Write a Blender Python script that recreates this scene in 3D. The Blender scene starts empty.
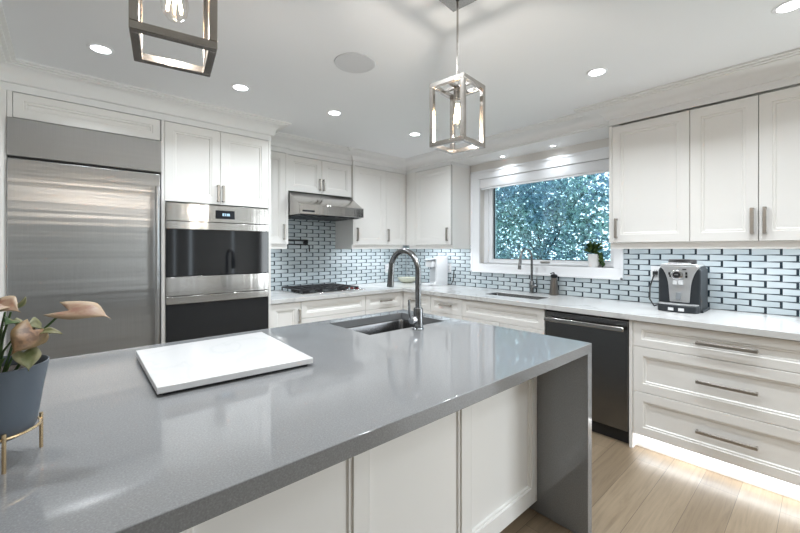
import bpy, math, random
from mathutils import Vector, Matrix

# ------------------------------------------------------------------ camera, world, light, exposure
S = bpy.context.scene
COL = S.collection
CAM_H = 1.36
cam_d = bpy.data.cameras.new('camera')
cam = bpy.data.objects.new('camera', cam_d)
COL.objects.link(cam)
cam.location = (0, 0, CAM_H)
cam.rotation_euler = (math.radians(90), 0, math.radians(-(90 - 48.568)))
# camera forward = (cos a, sin a) with a = 48.568 deg
cam_d.sensor_width = 36
cam_d.lens = 378.02 / 800 * 36
cam_d.shift_y = -(266.5 - 249.18) / 800
cam_d.clip_start = 0.02
S.camera = cam

S.view_settings.view_transform = 'Standard'
S.view_settings.look = 'None'
S.view_settings.gamma = 1
S.view_settings.use_curve_mapping = False
S.view_settings.exposure = 0.37
S.cycles.max_bounces = 10
S.cycles.diffuse_bounces = 8
S.cycles.caustics_reflective = False
S.cycles.caustics_refractive = False
S.cycles.sample_clamp_indirect = 6

W = bpy.data.worlds.new('sky')
S.world = W
W.use_nodes = True
bg = W.node_tree.nodes['Background']
bg.inputs[0].default_value = (0.80, 0.91, 1.0, 1)
bg.inputs[1].default_value = 2.7

POT_W = 5.8        # recessed ceiling lamps
LED_W = 3.3        # under-cabinet strips, per metre
KICK_W = 1.3       # toe-kick strip
ADDED_FILL_W = 55.0       # fill lamp added at an unseen rear opening


def area(name, loc, rot, sx, sy, power, col=(1, 1, 1), shape='RECTANGLE', spread=math.pi, parent=None):
    d = bpy.data.lights.new(name, 'AREA')
    d.shape = shape
    d.size = sx
    d.size_y = sy
    d.energy = power
    d.color = col
    d.spread = spread
    o = bpy.data.objects.new(name, d)
    COL.objects.link(o)
    o.location = loc
    o.rotation_euler = rot
    if parent:
        o.parent = parent
    return o


# fill lamp added behind the viewpoint, at an invented opening in the window wall
area('added_fill', (3.57, -1.87, 1.2), (0, math.radians(90), 0), 2.1, 1.8, ADDED_FILL_W, (0.90, 0.955, 1.0))

# ------------------------------------------------------------------ materials
def mat(name, col=(0.8, 0.8, 0.8), rough=0.5, metal=0.0, spec=0.5, coat=0.0, emit=None, es=0.0, aniso=0.0, trans=0.0):
    m = bpy.data.materials.new(name)
    m.use_nodes = True
    b = m.node_tree.nodes['Principled BSDF']
    b.inputs['Base Color'].default_value = (*col, 1)
    b.inputs['Roughness'].default_value = rough
    b.inputs['Metallic'].default_value = metal
    b.inputs['Specular IOR Level'].default_value = spec
    b.inputs['Coat Weight'].default_value = coat
    b.inputs['Anisotropic'].default_value = aniso
    b.inputs['Transmission Weight'].default_value = trans
    if emit:
        b.inputs['Emission Color'].default_value = (*emit, 1)
        b.inputs['Emission Strength'].default_value = es
    return m


def nodes(m):
    nt = m.node_tree
    return nt, nt.nodes, nt.links, nt.nodes['Principled BSDF']


def coords(m, scale=(1, 1, 1), rot=(0, 0, 0), kind='Object'):
    nt, N, L, b = nodes(m)
    tc = N.new('ShaderNodeTexCoord')
    mp = N.new('ShaderNodeMapping')
    mp.inputs['Scale'].default_value = scale
    mp.inputs['Rotation'].default_value = rot
    L.new(tc.outputs[kind], mp.inputs['Vector'])
    return mp.outputs['Vector']


def noise(m, vec, scale=5, detail=3, rough=0.5, dist=0.0):
    nt, N, L, b = nodes(m)
    n = N.new('ShaderNodeTexNoise')
    n.inputs['Scale'].default_value = scale
    n.inputs['Detail'].default_value = detail
    n.inputs['Roughness'].default_value = rough
    n.inputs['Distortion'].default_value = dist
    L.new(vec, n.inputs['Vector'])
    return n.outputs['Fac']


def ramp(m, fac, stops):
    nt, N, L, b = nodes(m)
    r = N.new('ShaderNodeValToRGB')
    e = r.color_ramp.elements
    while len(e) < len(stops):
        e.new(0.5)
    for i, (p, c) in enumerate(stops):
        e[i].position = p
        e[i].color = (*c, 1)
    L.new(fac, r.inputs['Fac'])
    return r.outputs['Color']


def bump(m, fac, strength=0.1, dist=0.01):
    nt, N, L, b = nodes(m)
    n = N.new('ShaderNodeBump')
    n.inputs['Strength'].default_value = strength
    n.inputs['Distance'].default_value = dist
    L.new(fac, n.inputs['Height'])
    L.new(n.outputs['Normal'], b.inputs['Normal'])


def setcol(m, c, sock='Base Color'):
    nt, N, L, b = nodes(m)
    L.new(c, b.inputs[sock])


M = {}
M['paint'] = mat('cabinet_paint', (0.85, 0.835, 0.81), 0.38)
f = noise(M['paint'], coords(M['paint']), 60, 2)
bump(M['paint'], f, 0.03, 0.002)
M['gap_shade'] = mat('painted_gap_shade', (0.05, 0.045, 0.04), 0.9)
M['wall'] = mat('wall_paint', (0.78, 0.76, 0.73), 0.7)
bump(M['wall'], noise(M['wall'], coords(M['wall']), 120, 2), 0.05, 0.002)
M['wall_dark'] = mat('taupe_wall_paint', (0.30, 0.285, 0.265), 0.7)
bump(M['wall_dark'], noise(M['wall_dark'], coords(M['wall_dark']), 120, 2), 0.05, 0.002)
M['ceil'] = mat('ceiling_paint', (0.87, 0.885, 0.905), 0.8)
bump(M['ceil'], noise(M['ceil'], coords(M['ceil']), 150, 2), 0.04, 0.002)
M['trim'] = mat('trim_paint', (0.84, 0.84, 0.835), 0.45)
f = noise(M['trim'], coords(M['trim']), 50, 2)
bump(M['trim'], f, 0.02, 0.002)
M['vinyl'] = mat('window_vinyl', (0.90, 0.915, 0.94), 0.35)
bump(M['vinyl'], noise(M['vinyl'], coords(M['vinyl']), 40, 2), 0.02, 0.002)


def steel(name, col, rough, brush, bs, aniso=0.0, arot=0.0, wave=None, ws=0.1):
    m = mat(name, col, rough, 1.0, aniso=aniso)
    if aniso:
        nt, N, L, b = nodes(m)
        tg = N.new('ShaderNodeTangent')
        tg.direction_type = 'RADIAL'
        tg.axis = 'Z'
        L.new(tg.outputs[0], b.inputs['Tangent'])
        b.inputs['Anisotropic Rotation'].default_value = arot
    v = coords(m, brush)
    f = noise(m, v, 1.0, 3, 0.6)
    if wave:
        nt, N, L, b = nodes(m)
        wv = noise(m, coords(m, wave), 1.0, 2, 0.5)
        b1 = N.new('ShaderNodeBump')
        b1.inputs['Strength'].default_value = ws
        b1.inputs['Distance'].default_value = 0.01
        L.new(wv, b1.inputs['Height'])
        b2 = N.new('ShaderNodeBump')
        b2.inputs['Strength'].default_value = bs
        b2.inputs['Distance'].default_value = 0.0015
        L.new(f, b2.inputs['Height'])
        L.new(b1.outputs['Normal'], b2.inputs['Normal'])
        L.new(b2.outputs['Normal'], b.inputs['Normal'])
    else:
        bump(m, f, bs, 0.0015)
    c = ramp(m, f, [(0.3, tuple(x * 0.94 for x in col)), (0.7, tuple(min(1, x * 1.05) for x in col))])
    setcol(m, c)
    return m


M['steel_v'] = steel('stainless_brushed_upright', (0.44, 0.437, 0.43), 0.30, (420, 420, 3), 0.05, 0.85, 0.0, (.25, .25, 11), 0.45)
M['steel_h'] = steel('stainless_brushed_level', (0.56, 0.545, 0.525), 0.15, (3, 3, 500), 0.05, 0.7, 0.25, (11, 11, .3), 0.16)
M['steel_dw'] = steel('stainless_dishwasher', (0.19, 0.19, 0.19), 0.24, (3, 3, 500), 0.2)
M['chrome'] = mat('polished_chrome', (0.72, 0.73, 0.75), 0.12, 1.0)
f = noise(M['chrome'], coords(M['chrome']), 20, 2)
bump(M['chrome'], f, 0.01, 0.001)
M['faucet'] = steel('satin_faucet_steel', (0.24, 0.245, 0.25), 0.24, (30, 30, 30), 0.04)
M['nickel'] = steel('satin_nickel_pull', (0.45, 0.42, 0.385), 0.34, (60, 60, 60), 0.08)
M['lantern'] = steel('satin_nickel_lantern', (0.40, 0.375, 0.35), 0.25, (40, 40, 40), 0.06)
M['basin'] = steel('sink_basin_steel', (0.24, 0.24, 0.245), 0.24, (90, 90, 90), 0.08)
M['black_glass'] = mat('black_oven_glass', (0.006, 0.007, 0.009), 0.05, 0, 0.6)
f = noise(M['black_glass'], coords(M['black_glass']), 8, 2)
setcol(M['black_glass'], ramp(M['black_glass'], f, [(0.3, (0.005, 0.006, 0.008)), (0.7, (0.008, 0.009, 0.011))]))
M['black'] = mat('matte_black', (0.012, 0.012, 0.013), 0.5)
bump(M['black'], noise(M['black'], coords(M['black']), 80, 2), 0.05, 0.002)
M['iron'] = mat('cast_iron', (0.018, 0.018, 0.02), 0.45)
bump(M['iron'], noise(M['iron'], coords(M['iron']), 200, 2), 0.15, 0.002)
M['bronze'] = mat('dark_bronze', (0.03, 0.032, 0.036), 0.35, 0.7)
bump(M['bronze'], noise(M['bronze'], coords(M['bronze']), 80, 2), 0.05, 0.002)
M['display'] = mat('display_glass', (0.008, 0.01, 0.014), 0.08)
bump(M['display'], noise(M['display'], coords(M['display']), 10, 2), 0.005, 0.001)
M['digits'] = mat('display_digits', (0.2, 0.3, 0.4), 0.4, emit=(0.6, 0.85, 1.0), es=1.6)
M['red'] = mat('red_knob', (0.35, 0.02, 0.03), 0.35)
bump(M['red'], noise(M['red'], coords(M['red']), 80, 2), 0.05, 0.002)
M['plastic_w'] = mat('white_plastic', (0.70, 0.71, 0.725), 0.3)
bump(M['plastic_w'], noise(M['plastic_w'], coords(M['plastic_w']), 80, 2), 0.02, 0.002)
M['plastic_dk'] = mat('charcoal_plastic', (0.016, 0.021, 0.026), 0.45)
bump(M['plastic_dk'], noise(M['plastic_dk'], coords(M['plastic_dk']), 200, 2), 0.08, 0.002)
M['silver'] = mat('silver_plastic', (0.52, 0.53, 0.54), 0.3, 0.55)
bump(M['silver'], noise(M['silver'], coords(M['silver']), 200, 2), 0.03, 0.002)
M['smoke'] = mat('grey_plastic', (0.25, 0.27, 0.29), 0.3)
bump(M['smoke'], noise(M['smoke'], coords(M['smoke']), 80, 2), 0.03, 0.002)
M['led'] = mat('led_diffuser', (1, 1, 1), 0.5, emit=(0.93, 0.97, 1.0), es=6.0)
M['lens'] = mat('lamp_lens', (1, 1, 1), 0.5, emit=(0.95, 0.98, 1.0), es=9.0)
M['filament'] = mat('glowing_filament', (1, 0.6, 0.3), 0.5, emit=(1.0, 0.78, 0.5), es=45.0)
M['speaker'] = mat('speaker_grille', (0.70, 0.71, 0.73), 0.8)
bump(M['speaker'], noise(M['speaker'], coords(M['speaker']), 600, 1), 0.4, 0.004)
M['pot'] = mat('blue_grey_ceramic', (0.085, 0.103, 0.128), 0.5)
bump(M['pot'], noise(M['pot'], coords(M['pot']), 150, 2), 0.05, 0.002)
M['brass'] = mat('satin_brass', (0.75, 0.56, 0.34), 0.25, 1.0)
bump(M['brass'], noise(M['brass'], coords(M['brass']), 100, 2), 0.03, 0.002)
M['soil'] = mat('dark_soil', (0.02, 0.014, 0.01), 0.9)
bump(M['soil'], noise(M['soil'], coords(M['soil']), 90, 4), 0.8, 0.01)
M['pot_w'] = mat('white_ceramic', (0.80, 0.80, 0.80), 0.45)
bump(M['pot_w'], noise(M['pot_w'], coords(M['pot_w']), 90, 2), 0.03, 0.002)
M['blind'] = mat('blind_fabric', (0.80, 0.81, 0.83), 0.7)
bump(M['blind'], noise(M['blind'], coords(M['blind'], (300, 300, 300)), 1, 1), 0.1, 0.001)
M['soap'] = steel('brown_steel', (0.25, 0.225, 0.205), 0.3, (200, 200, 200), 0.08)

# quartz of the island
M['quartz'] = mat('grey_quartz', (0.2, 0.2, 0.2), 0.05, 0, 0.8)
v = coords(M['quartz'])
f = noise(M['quartz'], v, 260, 4, 0.7)
c = ramp(M['quartz'], f, [(0.25, (0.17, 0.174, 0.18)), (0.55, (0.226, 0.231, 0.238)), (0.8, (0.31, 0.315, 0.322))])
setcol(M['quartz'], c)

# white veined quartz
def veined(name, base, vein, sc):
    m = mat(name, base, 0.14, 0, 0.5)
    nt, N, L, b = nodes(m)
    v = coords(m, (1, 1, 1), (0.2, 0.1, 0.5))
    n1 = noise(m, v, sc, 5, 0.55, 1.6)
    c = ramp(m, n1, [(0.0, base), (0.475, base), (0.50, vein), (0.525, base), (1.0, base)])
    setcol(m, c)
    return m


M['marble'] = veined('white_veined_quartz', (0.64, 0.64, 0.635), (0.52, 0.515, 0.51), 1.1)
M['board'] = veined('white_marble_slab', (0.66, 0.66, 0.665), (0.625, 0.63, 0.635), 1.5)

# glass tile + grout
M['tile'] = mat('pale_blue_glass_tile', (0.60, 0.68, 0.71), 0.08, 0, 0.6, coat=0.3)
f = noise(M['tile'], coords(M['tile']), 6, 2)
setcol(M['tile'], ramp(M['tile'], f, [(0.3, (0.48, 0.555, 0.595)), (0.7, (0.58, 0.645, 0.675))]))
M['grout'] = mat('dark_tile_edge', (0.028, 0.045, 0.06), 0.25)
f = noise(M['grout'], coords(M['grout']), 30, 2)
setcol(M['grout'], ramp(M['grout'], f, [(0.3, (0.010, 0.020, 0.030)), (0.7, (0.03, 0.045, 0.058))]))

M['joint'] = mat('grey_tile_joint', (0.16, 0.19, 0.21), 0.5)
f = noise(M['joint'], coords(M['joint']), 40, 2)
setcol(M['joint'], ramp(M['joint'], f, [(0.3, (0.05, 0.07, 0.09)), (0.7, (0.10, 0.125, 0.145))]))
# oak floor, boards along X
M['floor'] = mat('light_oak_floor', (0.5, 0.4, 0.3), 0.32)
nt, N, L, b = nodes(M['floor'])
v = coords(M['floor'])
br = N.new('ShaderNodeTexBrick')
br.offset = 0.37
br.inputs['Scale'].default_value = 1.0
br.inputs['Brick Width'].default_value = 1.7
br.inputs['Row Height'].default_value = 0.165
br.inputs['Mortar Size'].default_value = 0.0014
br.inputs['Mortar Smooth'].default_value = 0.2
br.inputs['Bias'].default_value = 0.0
br.inputs['Color1'].default_value = (0.27, 0.208, 0.143, 1)
br.inputs['Color2'].default_value = (0.185, 0.138, 0.092, 1)
br.inputs['Mortar'].default_value = (0.115, 0.083, 0.054, 1)
L.new(v, br.inputs['Vector'])
g = noise(M['floor'], coords(M['floor'], (2.2, 38, 1)), 1.0, 6, 0.65, 0.9)
gc = ramp(M['floor'], g, [(0.28, (0.74, 0.71, 0.67)), (0.5, (0.98, 0.97, 0.95)), (0.7, (1.14, 1.13, 1.12))])
mx = N.new('ShaderNodeMix')
mx.data_type = 'RGBA'
mx.blend_type = 'MULTIPLY'
mx.inputs['Factor'].default_value = 1.0
L.new(br.outputs['Color'], mx.inputs['A'])
L.new(gc, mx.inputs['B'])
L.new(mx.outputs['Result'], b.inputs['Base Color'])
bump(M['floor'], g, 0.05, 0.002)


# thin window glass and bulb glass
def thin_glass(name, tint, fres=1.45, refl=1.0):
    m = bpy.data.materials.new(name)
    m.use_nodes = True
    nt = m.node_tree
    nt.nodes.clear()
    out = nt.nodes.new('ShaderNodeOutputMaterial')
    mixs = nt.nodes.new('ShaderNodeMixShader')
    tr = nt.nodes.new('ShaderNodeBsdfTransparent')
    tr.inputs[0].default_value = (*tint, 1)
    gl = nt.nodes.new('ShaderNodeBsdfGlossy')
    gl.inputs['Roughness'].default_value = 0.03
    fr = nt.nodes.new('ShaderNodeFresnel')
    fr.inputs[0].default_value = fres
    ml = nt.nodes.new('ShaderNodeMath')
    ml.operation = 'MULTIPLY'
    ml.inputs[1].default_value = refl
    nt.links.new(fr.outputs[0], ml.inputs[0])
    nt.links.new(ml.outputs[0], mixs.inputs[0])
    nt.links.new(tr.outputs[0], mixs.inputs[1])
    nt.links.new(gl.outputs[0], mixs.inputs[2])
    nt.links.new(mixs.outputs[0], out.inputs[0])
    return m


M['pane'] = thin_glass('window_glass', (0.80, 0.92, 0.95))
M['bulb'] = thin_glass('clear_bulb_glass', (0.985, 0.975, 0.96), 1.2, 0.3)
M['bowl'] = mat('pale_bowl_glaze', (0.62, 0.63, 0.52), 0.2)
bump(M['bowl'], noise(M['bowl'], coords(M['bowl']), 60, 2), 0.02, 0.002)


def leaf_mat(name, c1, c2, sc=12, tr=0.3, rim=None):
    m = mat(name, c1, 0.45)
    nt, N, L, b = nodes(m)
    f = noise(m, coords(m), sc, 3)
    c = ramp(m, f, [(0.40, c1), (0.58, c2)])
    if rim:                                   # paler pigment along the leaf margin
        at_ = N.new('ShaderNodeAttribute')
        at_.attribute_name = 'rim'
        mr = N.new('ShaderNodeMix')
        mr.data_type = 'RGBA'
        L.new(at_.outputs['Fac'], mr.inputs['Factor'])
        L.new(c, mr.inputs['A'])
        mr.inputs['B'].default_value = (*rim, 1)
        c = mr.outputs['Result']
    L.new(c, b.inputs['Base Color'])
    out = N['Material Output']
    t = N.new('ShaderNodeBsdfTranslucent')
    L.new(c, t.inputs['Color'])
    ms = N.new('ShaderNodeMixShader')
    ms.inputs[0].default_value = tr
    L.new(b.outputs[0], ms.inputs[1])
    L.new(t.outputs[0], ms.inputs[2])
    L.new(ms.outputs[0], out.inputs[0])
    return m


M['leaf_pink'] = leaf_mat('pink_leaf', (0.33, 0.17, 0.125), (0.40, 0.27, 0.19), 55, rim=(0.48, 0.38, 0.26))
M['leaf_tan'] = leaf_mat('tan_leaf', (0.10, 0.045, 0.025), (0.27, 0.15, 0.08), 70, rim=(0.27, 0.19, 0.09))
M['leaf_pale'] = leaf_mat('pale_green_leaf', (0.28, 0.27, 0.13), (0.14, 0.16, 0.05), 40, rim=(0.36, 0.34, 0.20))
M['leaf_green'] = leaf_mat('deep_green_leaf', (0.05, 0.11, 0.03), (0.12, 0.18, 0.06), 25)
M['leaf_olive'] = leaf_mat('olive_leaf', (0.09, 0.09, 0.035), (0.17, 0.17, 0.07), 30, rim=(0.22, 0.22, 0.10))
M['leaf_sill'] = leaf_mat('sill_leaf', (0.02, 0.07, 0.02), (0.12, 0.20, 0.05), 25)
def tree_leaf(name, dk1, lt1, dk2, lt2, sc):
    m = leaf_mat(name, dk1, lt1, sc, 0.45)
    nt, N, L, b = nodes(m)
    f2 = noise(m, coords(m), 1.1, 2)
    f1 = [n for n in N if n.type == 'TEX_NOISE'][0].outputs['Fac']
    c1 = b.inputs['Base Color'].links[0].from_socket
    c2 = ramp(m, f1, [(0.35, dk2), (0.68, lt2)])
    mx = N.new('ShaderNodeMix')
    mx.data_type = 'RGBA'
    q = ramp(m, f2, [(0.42, (0, 0, 0)), (0.58, (1, 1, 1))])
    L.new(q, mx.inputs['Factor'])
    L.new(c1, mx.inputs['A'])
    L.new(c2, mx.inputs['B'])
    L.new(mx.outputs['Result'], b.inputs['Base Color'])
    for n in N:
        if n.type == 'BSDF_TRANSLUCENT':
            L.new(mx.outputs['Result'], n.inputs['Color'])
    return m


M['leaf_tree'] = tree_leaf('tree_leaf', (0.03, 0.08, 0.08), (0.38, 0.56, 0.50), (0.04, 0.09, 0.13), (0.30, 0.44, 0.54), 16)
M['leaf_tree_b'] = tree_leaf('tree_leaf_blue', (0.05, 0.11, 0.14), (0.34, 0.52, 0.54), (0.08, 0.14, 0.27), (0.34, 0.46, 0.68), 9)
M['bark'] = mat('bark', (0.05, 0.045, 0.04), 0.9)
bump(M['bark'], noise(M['bark'], coords(M['bark'], (10, 10, 2)), 3, 4), 0.6, 0.02)
M['grass'] = mat('lawn', (0.10, 0.22, 0.07), 0.9)
f = noise(M['grass'], coords(M['grass']), 8, 4)
setcol(M['grass'], ramp(M['grass'], f, [(0.3, (0.07, 0.16, 0.05)), (0.7, (0.15, 0.28, 0.10))]))


# ------------------------------------------------------------------ mesh builder
class MB:
    def __init__(s):
        s.v, s.f, s.m = [], [], []
        s.edge = {}

    def add(s, vs, fs, mi=0):
        o = len(s.v)
        s.v += [tuple(x) for x in vs]
        for q in fs:
            s.f.append([i + o for i in q])
            s.m.append(mi)
        return s

    def box(s, x0, x1, y0, y1, z0, z1, mi=0):
        x0, x1 = sorted((x0, x1)); y0, y1 = sorted((y0, y1)); z0, z1 = sorted((z0, z1))
        vs = [(x0, y0, z0), (x1, y0, z0), (x1, y1, z0), (x0, y1, z0), (x0, y0, z1), (x1, y0, z1), (x1, y1, z1), (x0, y1, z1)]
        return s.add(vs, [(3, 2, 1, 0), (4, 5, 6, 7), (0, 1, 5, 4), (1, 2, 6, 5), (2, 3, 7, 6), (3, 0, 4, 7)], mi)

    def tube(s, pts, r, n=12, mi=0, caps=True):
        pts = [Vector(p) for p in pts]
        rs = r if isinstance(r, (list, tuple)) else [r] * len(pts)
        up = None
        rings = []
        for i, p in enumerate(pts):
            a = pts[max(i - 1, 0)]
            c = pts[min(i + 1, len(pts) - 1)]
            d = (c - a).normalized()
            if up is None:
                up = Vector((0, 0, 1)) if abs(d.z) < 0.9 else Vector((1, 0, 0))
            u = d.cross(up)
            if u.length < 1e-5:
                u = d.orthogonal()
            u.normalize()
            w = u.cross(d).normalized()
            up = w
            rings.append([p + (u * math.cos(2 * math.pi * k / n) + w * math.sin(2 * math.pi * k / n)) * rs[i] for k in range(n)])
        vs = [q for ring in rings for q in ring]
        fs = []
        for i in range(len(pts) - 1):
            for k in range(n):
                k2 = (k + 1) % n
                fs.append((i * n + k, i * n + k2, (i + 1) * n + k2, (i + 1) * n + k))
        if caps:
            fs.append(tuple(range(n))[::-1])
            fs.append(tuple((len(pts) - 1) * n + k for k in range(n)))
        return s.add(vs, fs, mi)

    def cyl(s, p, r, h, n=24, axis='z', mi=0):
        d = {'x': (1, 0, 0), 'y': (0, 1, 0), 'z': (0, 0, 1)}[axis]
        p = Vector(p)
        return s.tube([p, p + Vector(d) * h], r, n, mi)

    def lathe(s, prof, c=(0, 0, 0), n=32, mi=0):
        vs, fs = [], []
        for (r, z) in prof:
            for k in range(n):
                a = 2 * math.pi * k / n
                vs.append((c[0] + r * math.cos(a), c[1] + r * math.sin(a), c[2] + z))
        for i in range(len(prof) - 1):
            for k in range(n):
                k2 = (k + 1) % n
                fs.append((i * n + k, i * n + k2, (i + 1) * n + k2, (i + 1) * n + k))
        if prof[0][0] > 1e-4 and abs(prof[0][0] - prof[-1][0]) < 1e-6:      # a closed ring: no caps
            m0 = (len(prof) - 1) * n
            for k in range(n):
                fs.append((m0 + k, m0 + (k + 1) % n, (k + 1) % n, k))
            return s.add(vs, fs, mi)
        if prof[0][0] > 1e-4:
            fs.append(tuple(range(n))[::-1])
        if prof[-1][0] > 1e-4:
            fs.append(tuple((len(prof) - 1) * n + k for k in range(n)))
        return s.add(vs, fs, mi)

    def prism(s, poly, a0, a1, axis='x', mi=0):
        """poly in the two other axes (y,z | x,z | x,y)"""
        def P(q, a):
            return {'x': (a, q[0], q[1]), 'y': (q[0], a, q[1]), 'z': (q[0], q[1], a)}[axis]
        n = len(poly)
        vs = [P(q, a0) for q in poly] + [P(q, a1) for q in poly]
        fs = [tuple(range(n))[::-1], tuple(range(n, 2 * n))]
        for k in range(n):
            fs.append((k, (k + 1) % n, n + (k + 1) % n, n + k))
        return s.add(vs, fs, mi)

    def slab(s, xs, ys, mask, z0, z1, mi=0, tr=lambda x, y, z: (x, y, z)):
        """slab over a grid of cells, mask(i,j) says which are solid"""
        idx = {}
        vs = []

        def vid(i, j, k):
            if (i, j, k) not in idx:
                idx[(i, j, k)] = len(vs)
                vs.append(tr(xs[i], ys[j], (z0, z1)[k]))
            return idx[(i, j, k)]
        nx, ny = len(xs) - 1, len(ys) - 1
        on = lambda i, j: 0 <= i < nx and 0 <= j < ny and mask(i, j)
        fs = []
        for i in range(nx):
            for j in range(ny):
                if not on(i, j):
                    continue
                fs.append((vid(i, j, 1), vid(i + 1, j, 1), vid(i + 1, j + 1, 1), vid(i, j + 1, 1)))
                fs.append((vid(i, j, 0), vid(i, j + 1, 0), vid(i + 1, j + 1, 0), vid(i + 1, j, 0)))
                if not on(i - 1, j): fs.append((vid(i, j, 0), vid(i, j, 1), vid(i, j + 1, 1), vid(i, j + 1, 0)))
                if not on(i + 1, j): fs.append((vid(i + 1, j, 0), vid(i + 1, j + 1, 0), vid(i + 1, j + 1, 1), vid(i + 1, j, 1)))
                if not on(i, j - 1): fs.append((vid(i, j, 0), vid(i + 1, j, 0), vid(i + 1, j, 1), vid(i, j, 1)))
                if not on(i, j + 1): fs.append((vid(i, j + 1, 0), vid(i, j + 1, 1), vid(i + 1, j + 1, 1), vid(i + 1, j + 1, 0)))
        return s.add(vs, fs, mi)

    def build(s, name, mats, parent=None, bevel=0.0, smooth=True, loc=None, rotz=0.0, seg=2):
        me = bpy.data.meshes.new(name)
        me.from_pydata(s.v, [], s.f)
        for m in (mats if isinstance(mats, (list, tuple)) else [mats]):
            me.materials.append(m)
        me.polygons.foreach_set('material_index', s.m)
        import bmesh
        bm = bmesh.new()
        bm.from_mesh(me)
        bmesh.ops.recalc_face_normals(bm, faces=bm.faces)
        bm.to_mesh(me)
        bm.free()
        if s.edge:
            at_ = me.attributes.new('rim', 'FLOAT', 'POINT')
            at_.data.foreach_set('value', [s.edge.get(i, 0.0) for i in range(len(s.v))])
        if smooth:
            me.polygons.foreach_set('use_smooth', [True] * len(me.polygons))
            me.set_sharp_from_angle(angle=math.radians(35))
        me.update()
        o = bpy.data.objects.new(name, me)
        COL.objects.link(o)
        if parent:
            o.parent = parent
        if loc:
            o.location = loc
        o.rotation_euler.z = rotz
        if bevel > 0:
            md = o.modifiers.new('bevel', 'BEVEL')
            md.width = bevel
            md.segments = seg
            md.limit_method = 'ANGLE'
            md.angle_limit = math.radians(40)
        return o


def tag(o, label, cat, group=None, kind=None):
    o['label'] = label
    o['category'] = cat
    if group:
        o['group'] = group
    if kind:
        o['kind'] = kind
    return o


def thing(name, label, cat, loc=(0, 0, 0), rotz=0.0, group=None):
    o = bpy.data.objects.new(name, None)
    o.empty_display_size = 0.1
    COL.objects.link(o)
    o.location = loc
    o.rotation_euler.z = rotz
    return tag(o, label, cat, group)


def struct(o):
    o['kind'] = 'structure'
    return o


def plabel(o, text):
    o['label'] = text
    return o


def dup(root, loc, rotz, label, group=None):
    r = root.copy()
    COL.objects.link(r)
    r.location = loc
    r.rotation_euler.z = rotz
    r['label'] = label
    if group:
        r['group'] = group
    for ch in list(root.children):
        c = ch.copy()
        COL.objects.link(c)
        c.parent = r
        for gch in list(ch.children):
            d = gch.copy()
            COL.objects.link(d)
            d.parent = c
    return r


ROT_A = 0.0                      # fronts face -Y (range wall)
ROT_B = math.radians(-90)        # fronts face -X (window wall); local +x runs to world -Y

# ------------------------------------------------------------------ key dimensions
XW, YW, ZC = 3.60, 3.95, 2.45    # window wall, range wall, ceiling
XB, YA = 2.903, 3.235            # base door planes
XU, YU, XR = 3.25, 3.565, 3.16   # wall cabinet door planes
YT = 3.20                        # tall cabinet door plane
ZT, ZU = 0.917, 0.878            # worktop top / underside
XL, YF = -3.2, -3.0              # far left, wall behind the camera

# ------------------------------------------------------------------ the setting
struct(MB().box(XL - .1, XW + .25, YF - .1, YW + .15, -0.1, 0).build('floor', M['floor'], smooth=False))
struct(MB().box(XL - .1, XW + .25, YF - .1, YW + .15, ZC, ZC + .1).build('ceiling', M['ceil'], smooth=False))
struct(MB().box(XL - .1, XW + .25, YW, YW + .15, 0, ZC).build('wall_back', M['wall'], smooth=False))
struct(MB().box(XL - .1, XL, YF, YW, 0, ZC).build('wall_left', M['wall'], smooth=False))
# window wall with its opening
WY0, WY1, WZ0, WZ1 = 1.24, 2.67, 1.195, 2.165
ys = [YF, -2.8, -.95, WY0, WY1, YW]
zs = [0, .06, WZ0, WZ1, 2.25, ZC]
def wall_hole(i, j):
    return (i == 1 and 1 <= j <= 3) or (i == 3 and j == 2)  # first hole is invented to let light in; second is the window
struct(MB().slab(ys, zs, lambda i, j: not wall_hole(i, j), XW, XW + .25, tr=lambda a, b, c: (c, a, b)).build('wall_right', M['wall'], smooth=False))
xs = [XL, 1.74, 1.79, 2.04, 2.12, 2.95, 3.02, XW]
zs = [0, 0.06, 2.25, ZC]
struct(MB().slab(xs, zs, lambda i, j: not (i in (1, 3, 5) and j == 1), YF - .1, YF, tr=lambda a, b, c: (a, c, b)).build('wall_front', M['wall_dark'], smooth=False))  # unseen rear wall; slits and dark tone put in for steel reflections
# pantry return beside the refrigerator
struct(MB().box(-0.60, -0.50, 2.6, YW, 0, ZC).build('trim_1', M['trim'], smooth=False))


def sweep(name, path, prof, m):
    """prof = (out, z) swept along a mitred path, the room lying to the right of the direction of travel"""
    P = [Vector(p) for p in path]
    nr = []
    for i in range(len(P) - 1):
        d = (P[i + 1] - P[i]).normalized()
        nr.append(Vector((d.y, -d.x)))
    mit = []
    for i in range(len(P)):
        if i == 0: mit.append(nr[0])
        elif i == len(P) - 1: mit.append(nr[-1])
        else:
            a, b2 = nr[i - 1], nr[i]
            mit.append((a + b2) / (1 + a.dot(b2)))
    n = len(prof)
    vs, fs = [], []
    for i, p in enumerate(P):
        for (o, z) in prof:
            q = p + mit[i] * o
            vs.append((q.x, q.y, z))
    for i in range(len(P) - 1):
        for k in range(n):
            k2 = (k + 1) % n
            fs.append((i * n + k, i * n + k2, (i + 1) * n + k2, (i + 1) * n + k))
    fs.append(tuple(range(n))[::-1])
    fs.append(tuple((len(P) - 1) * n + k for k in range(n)))
    return struct(MB().add(vs, fs).build(name, m))


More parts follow.
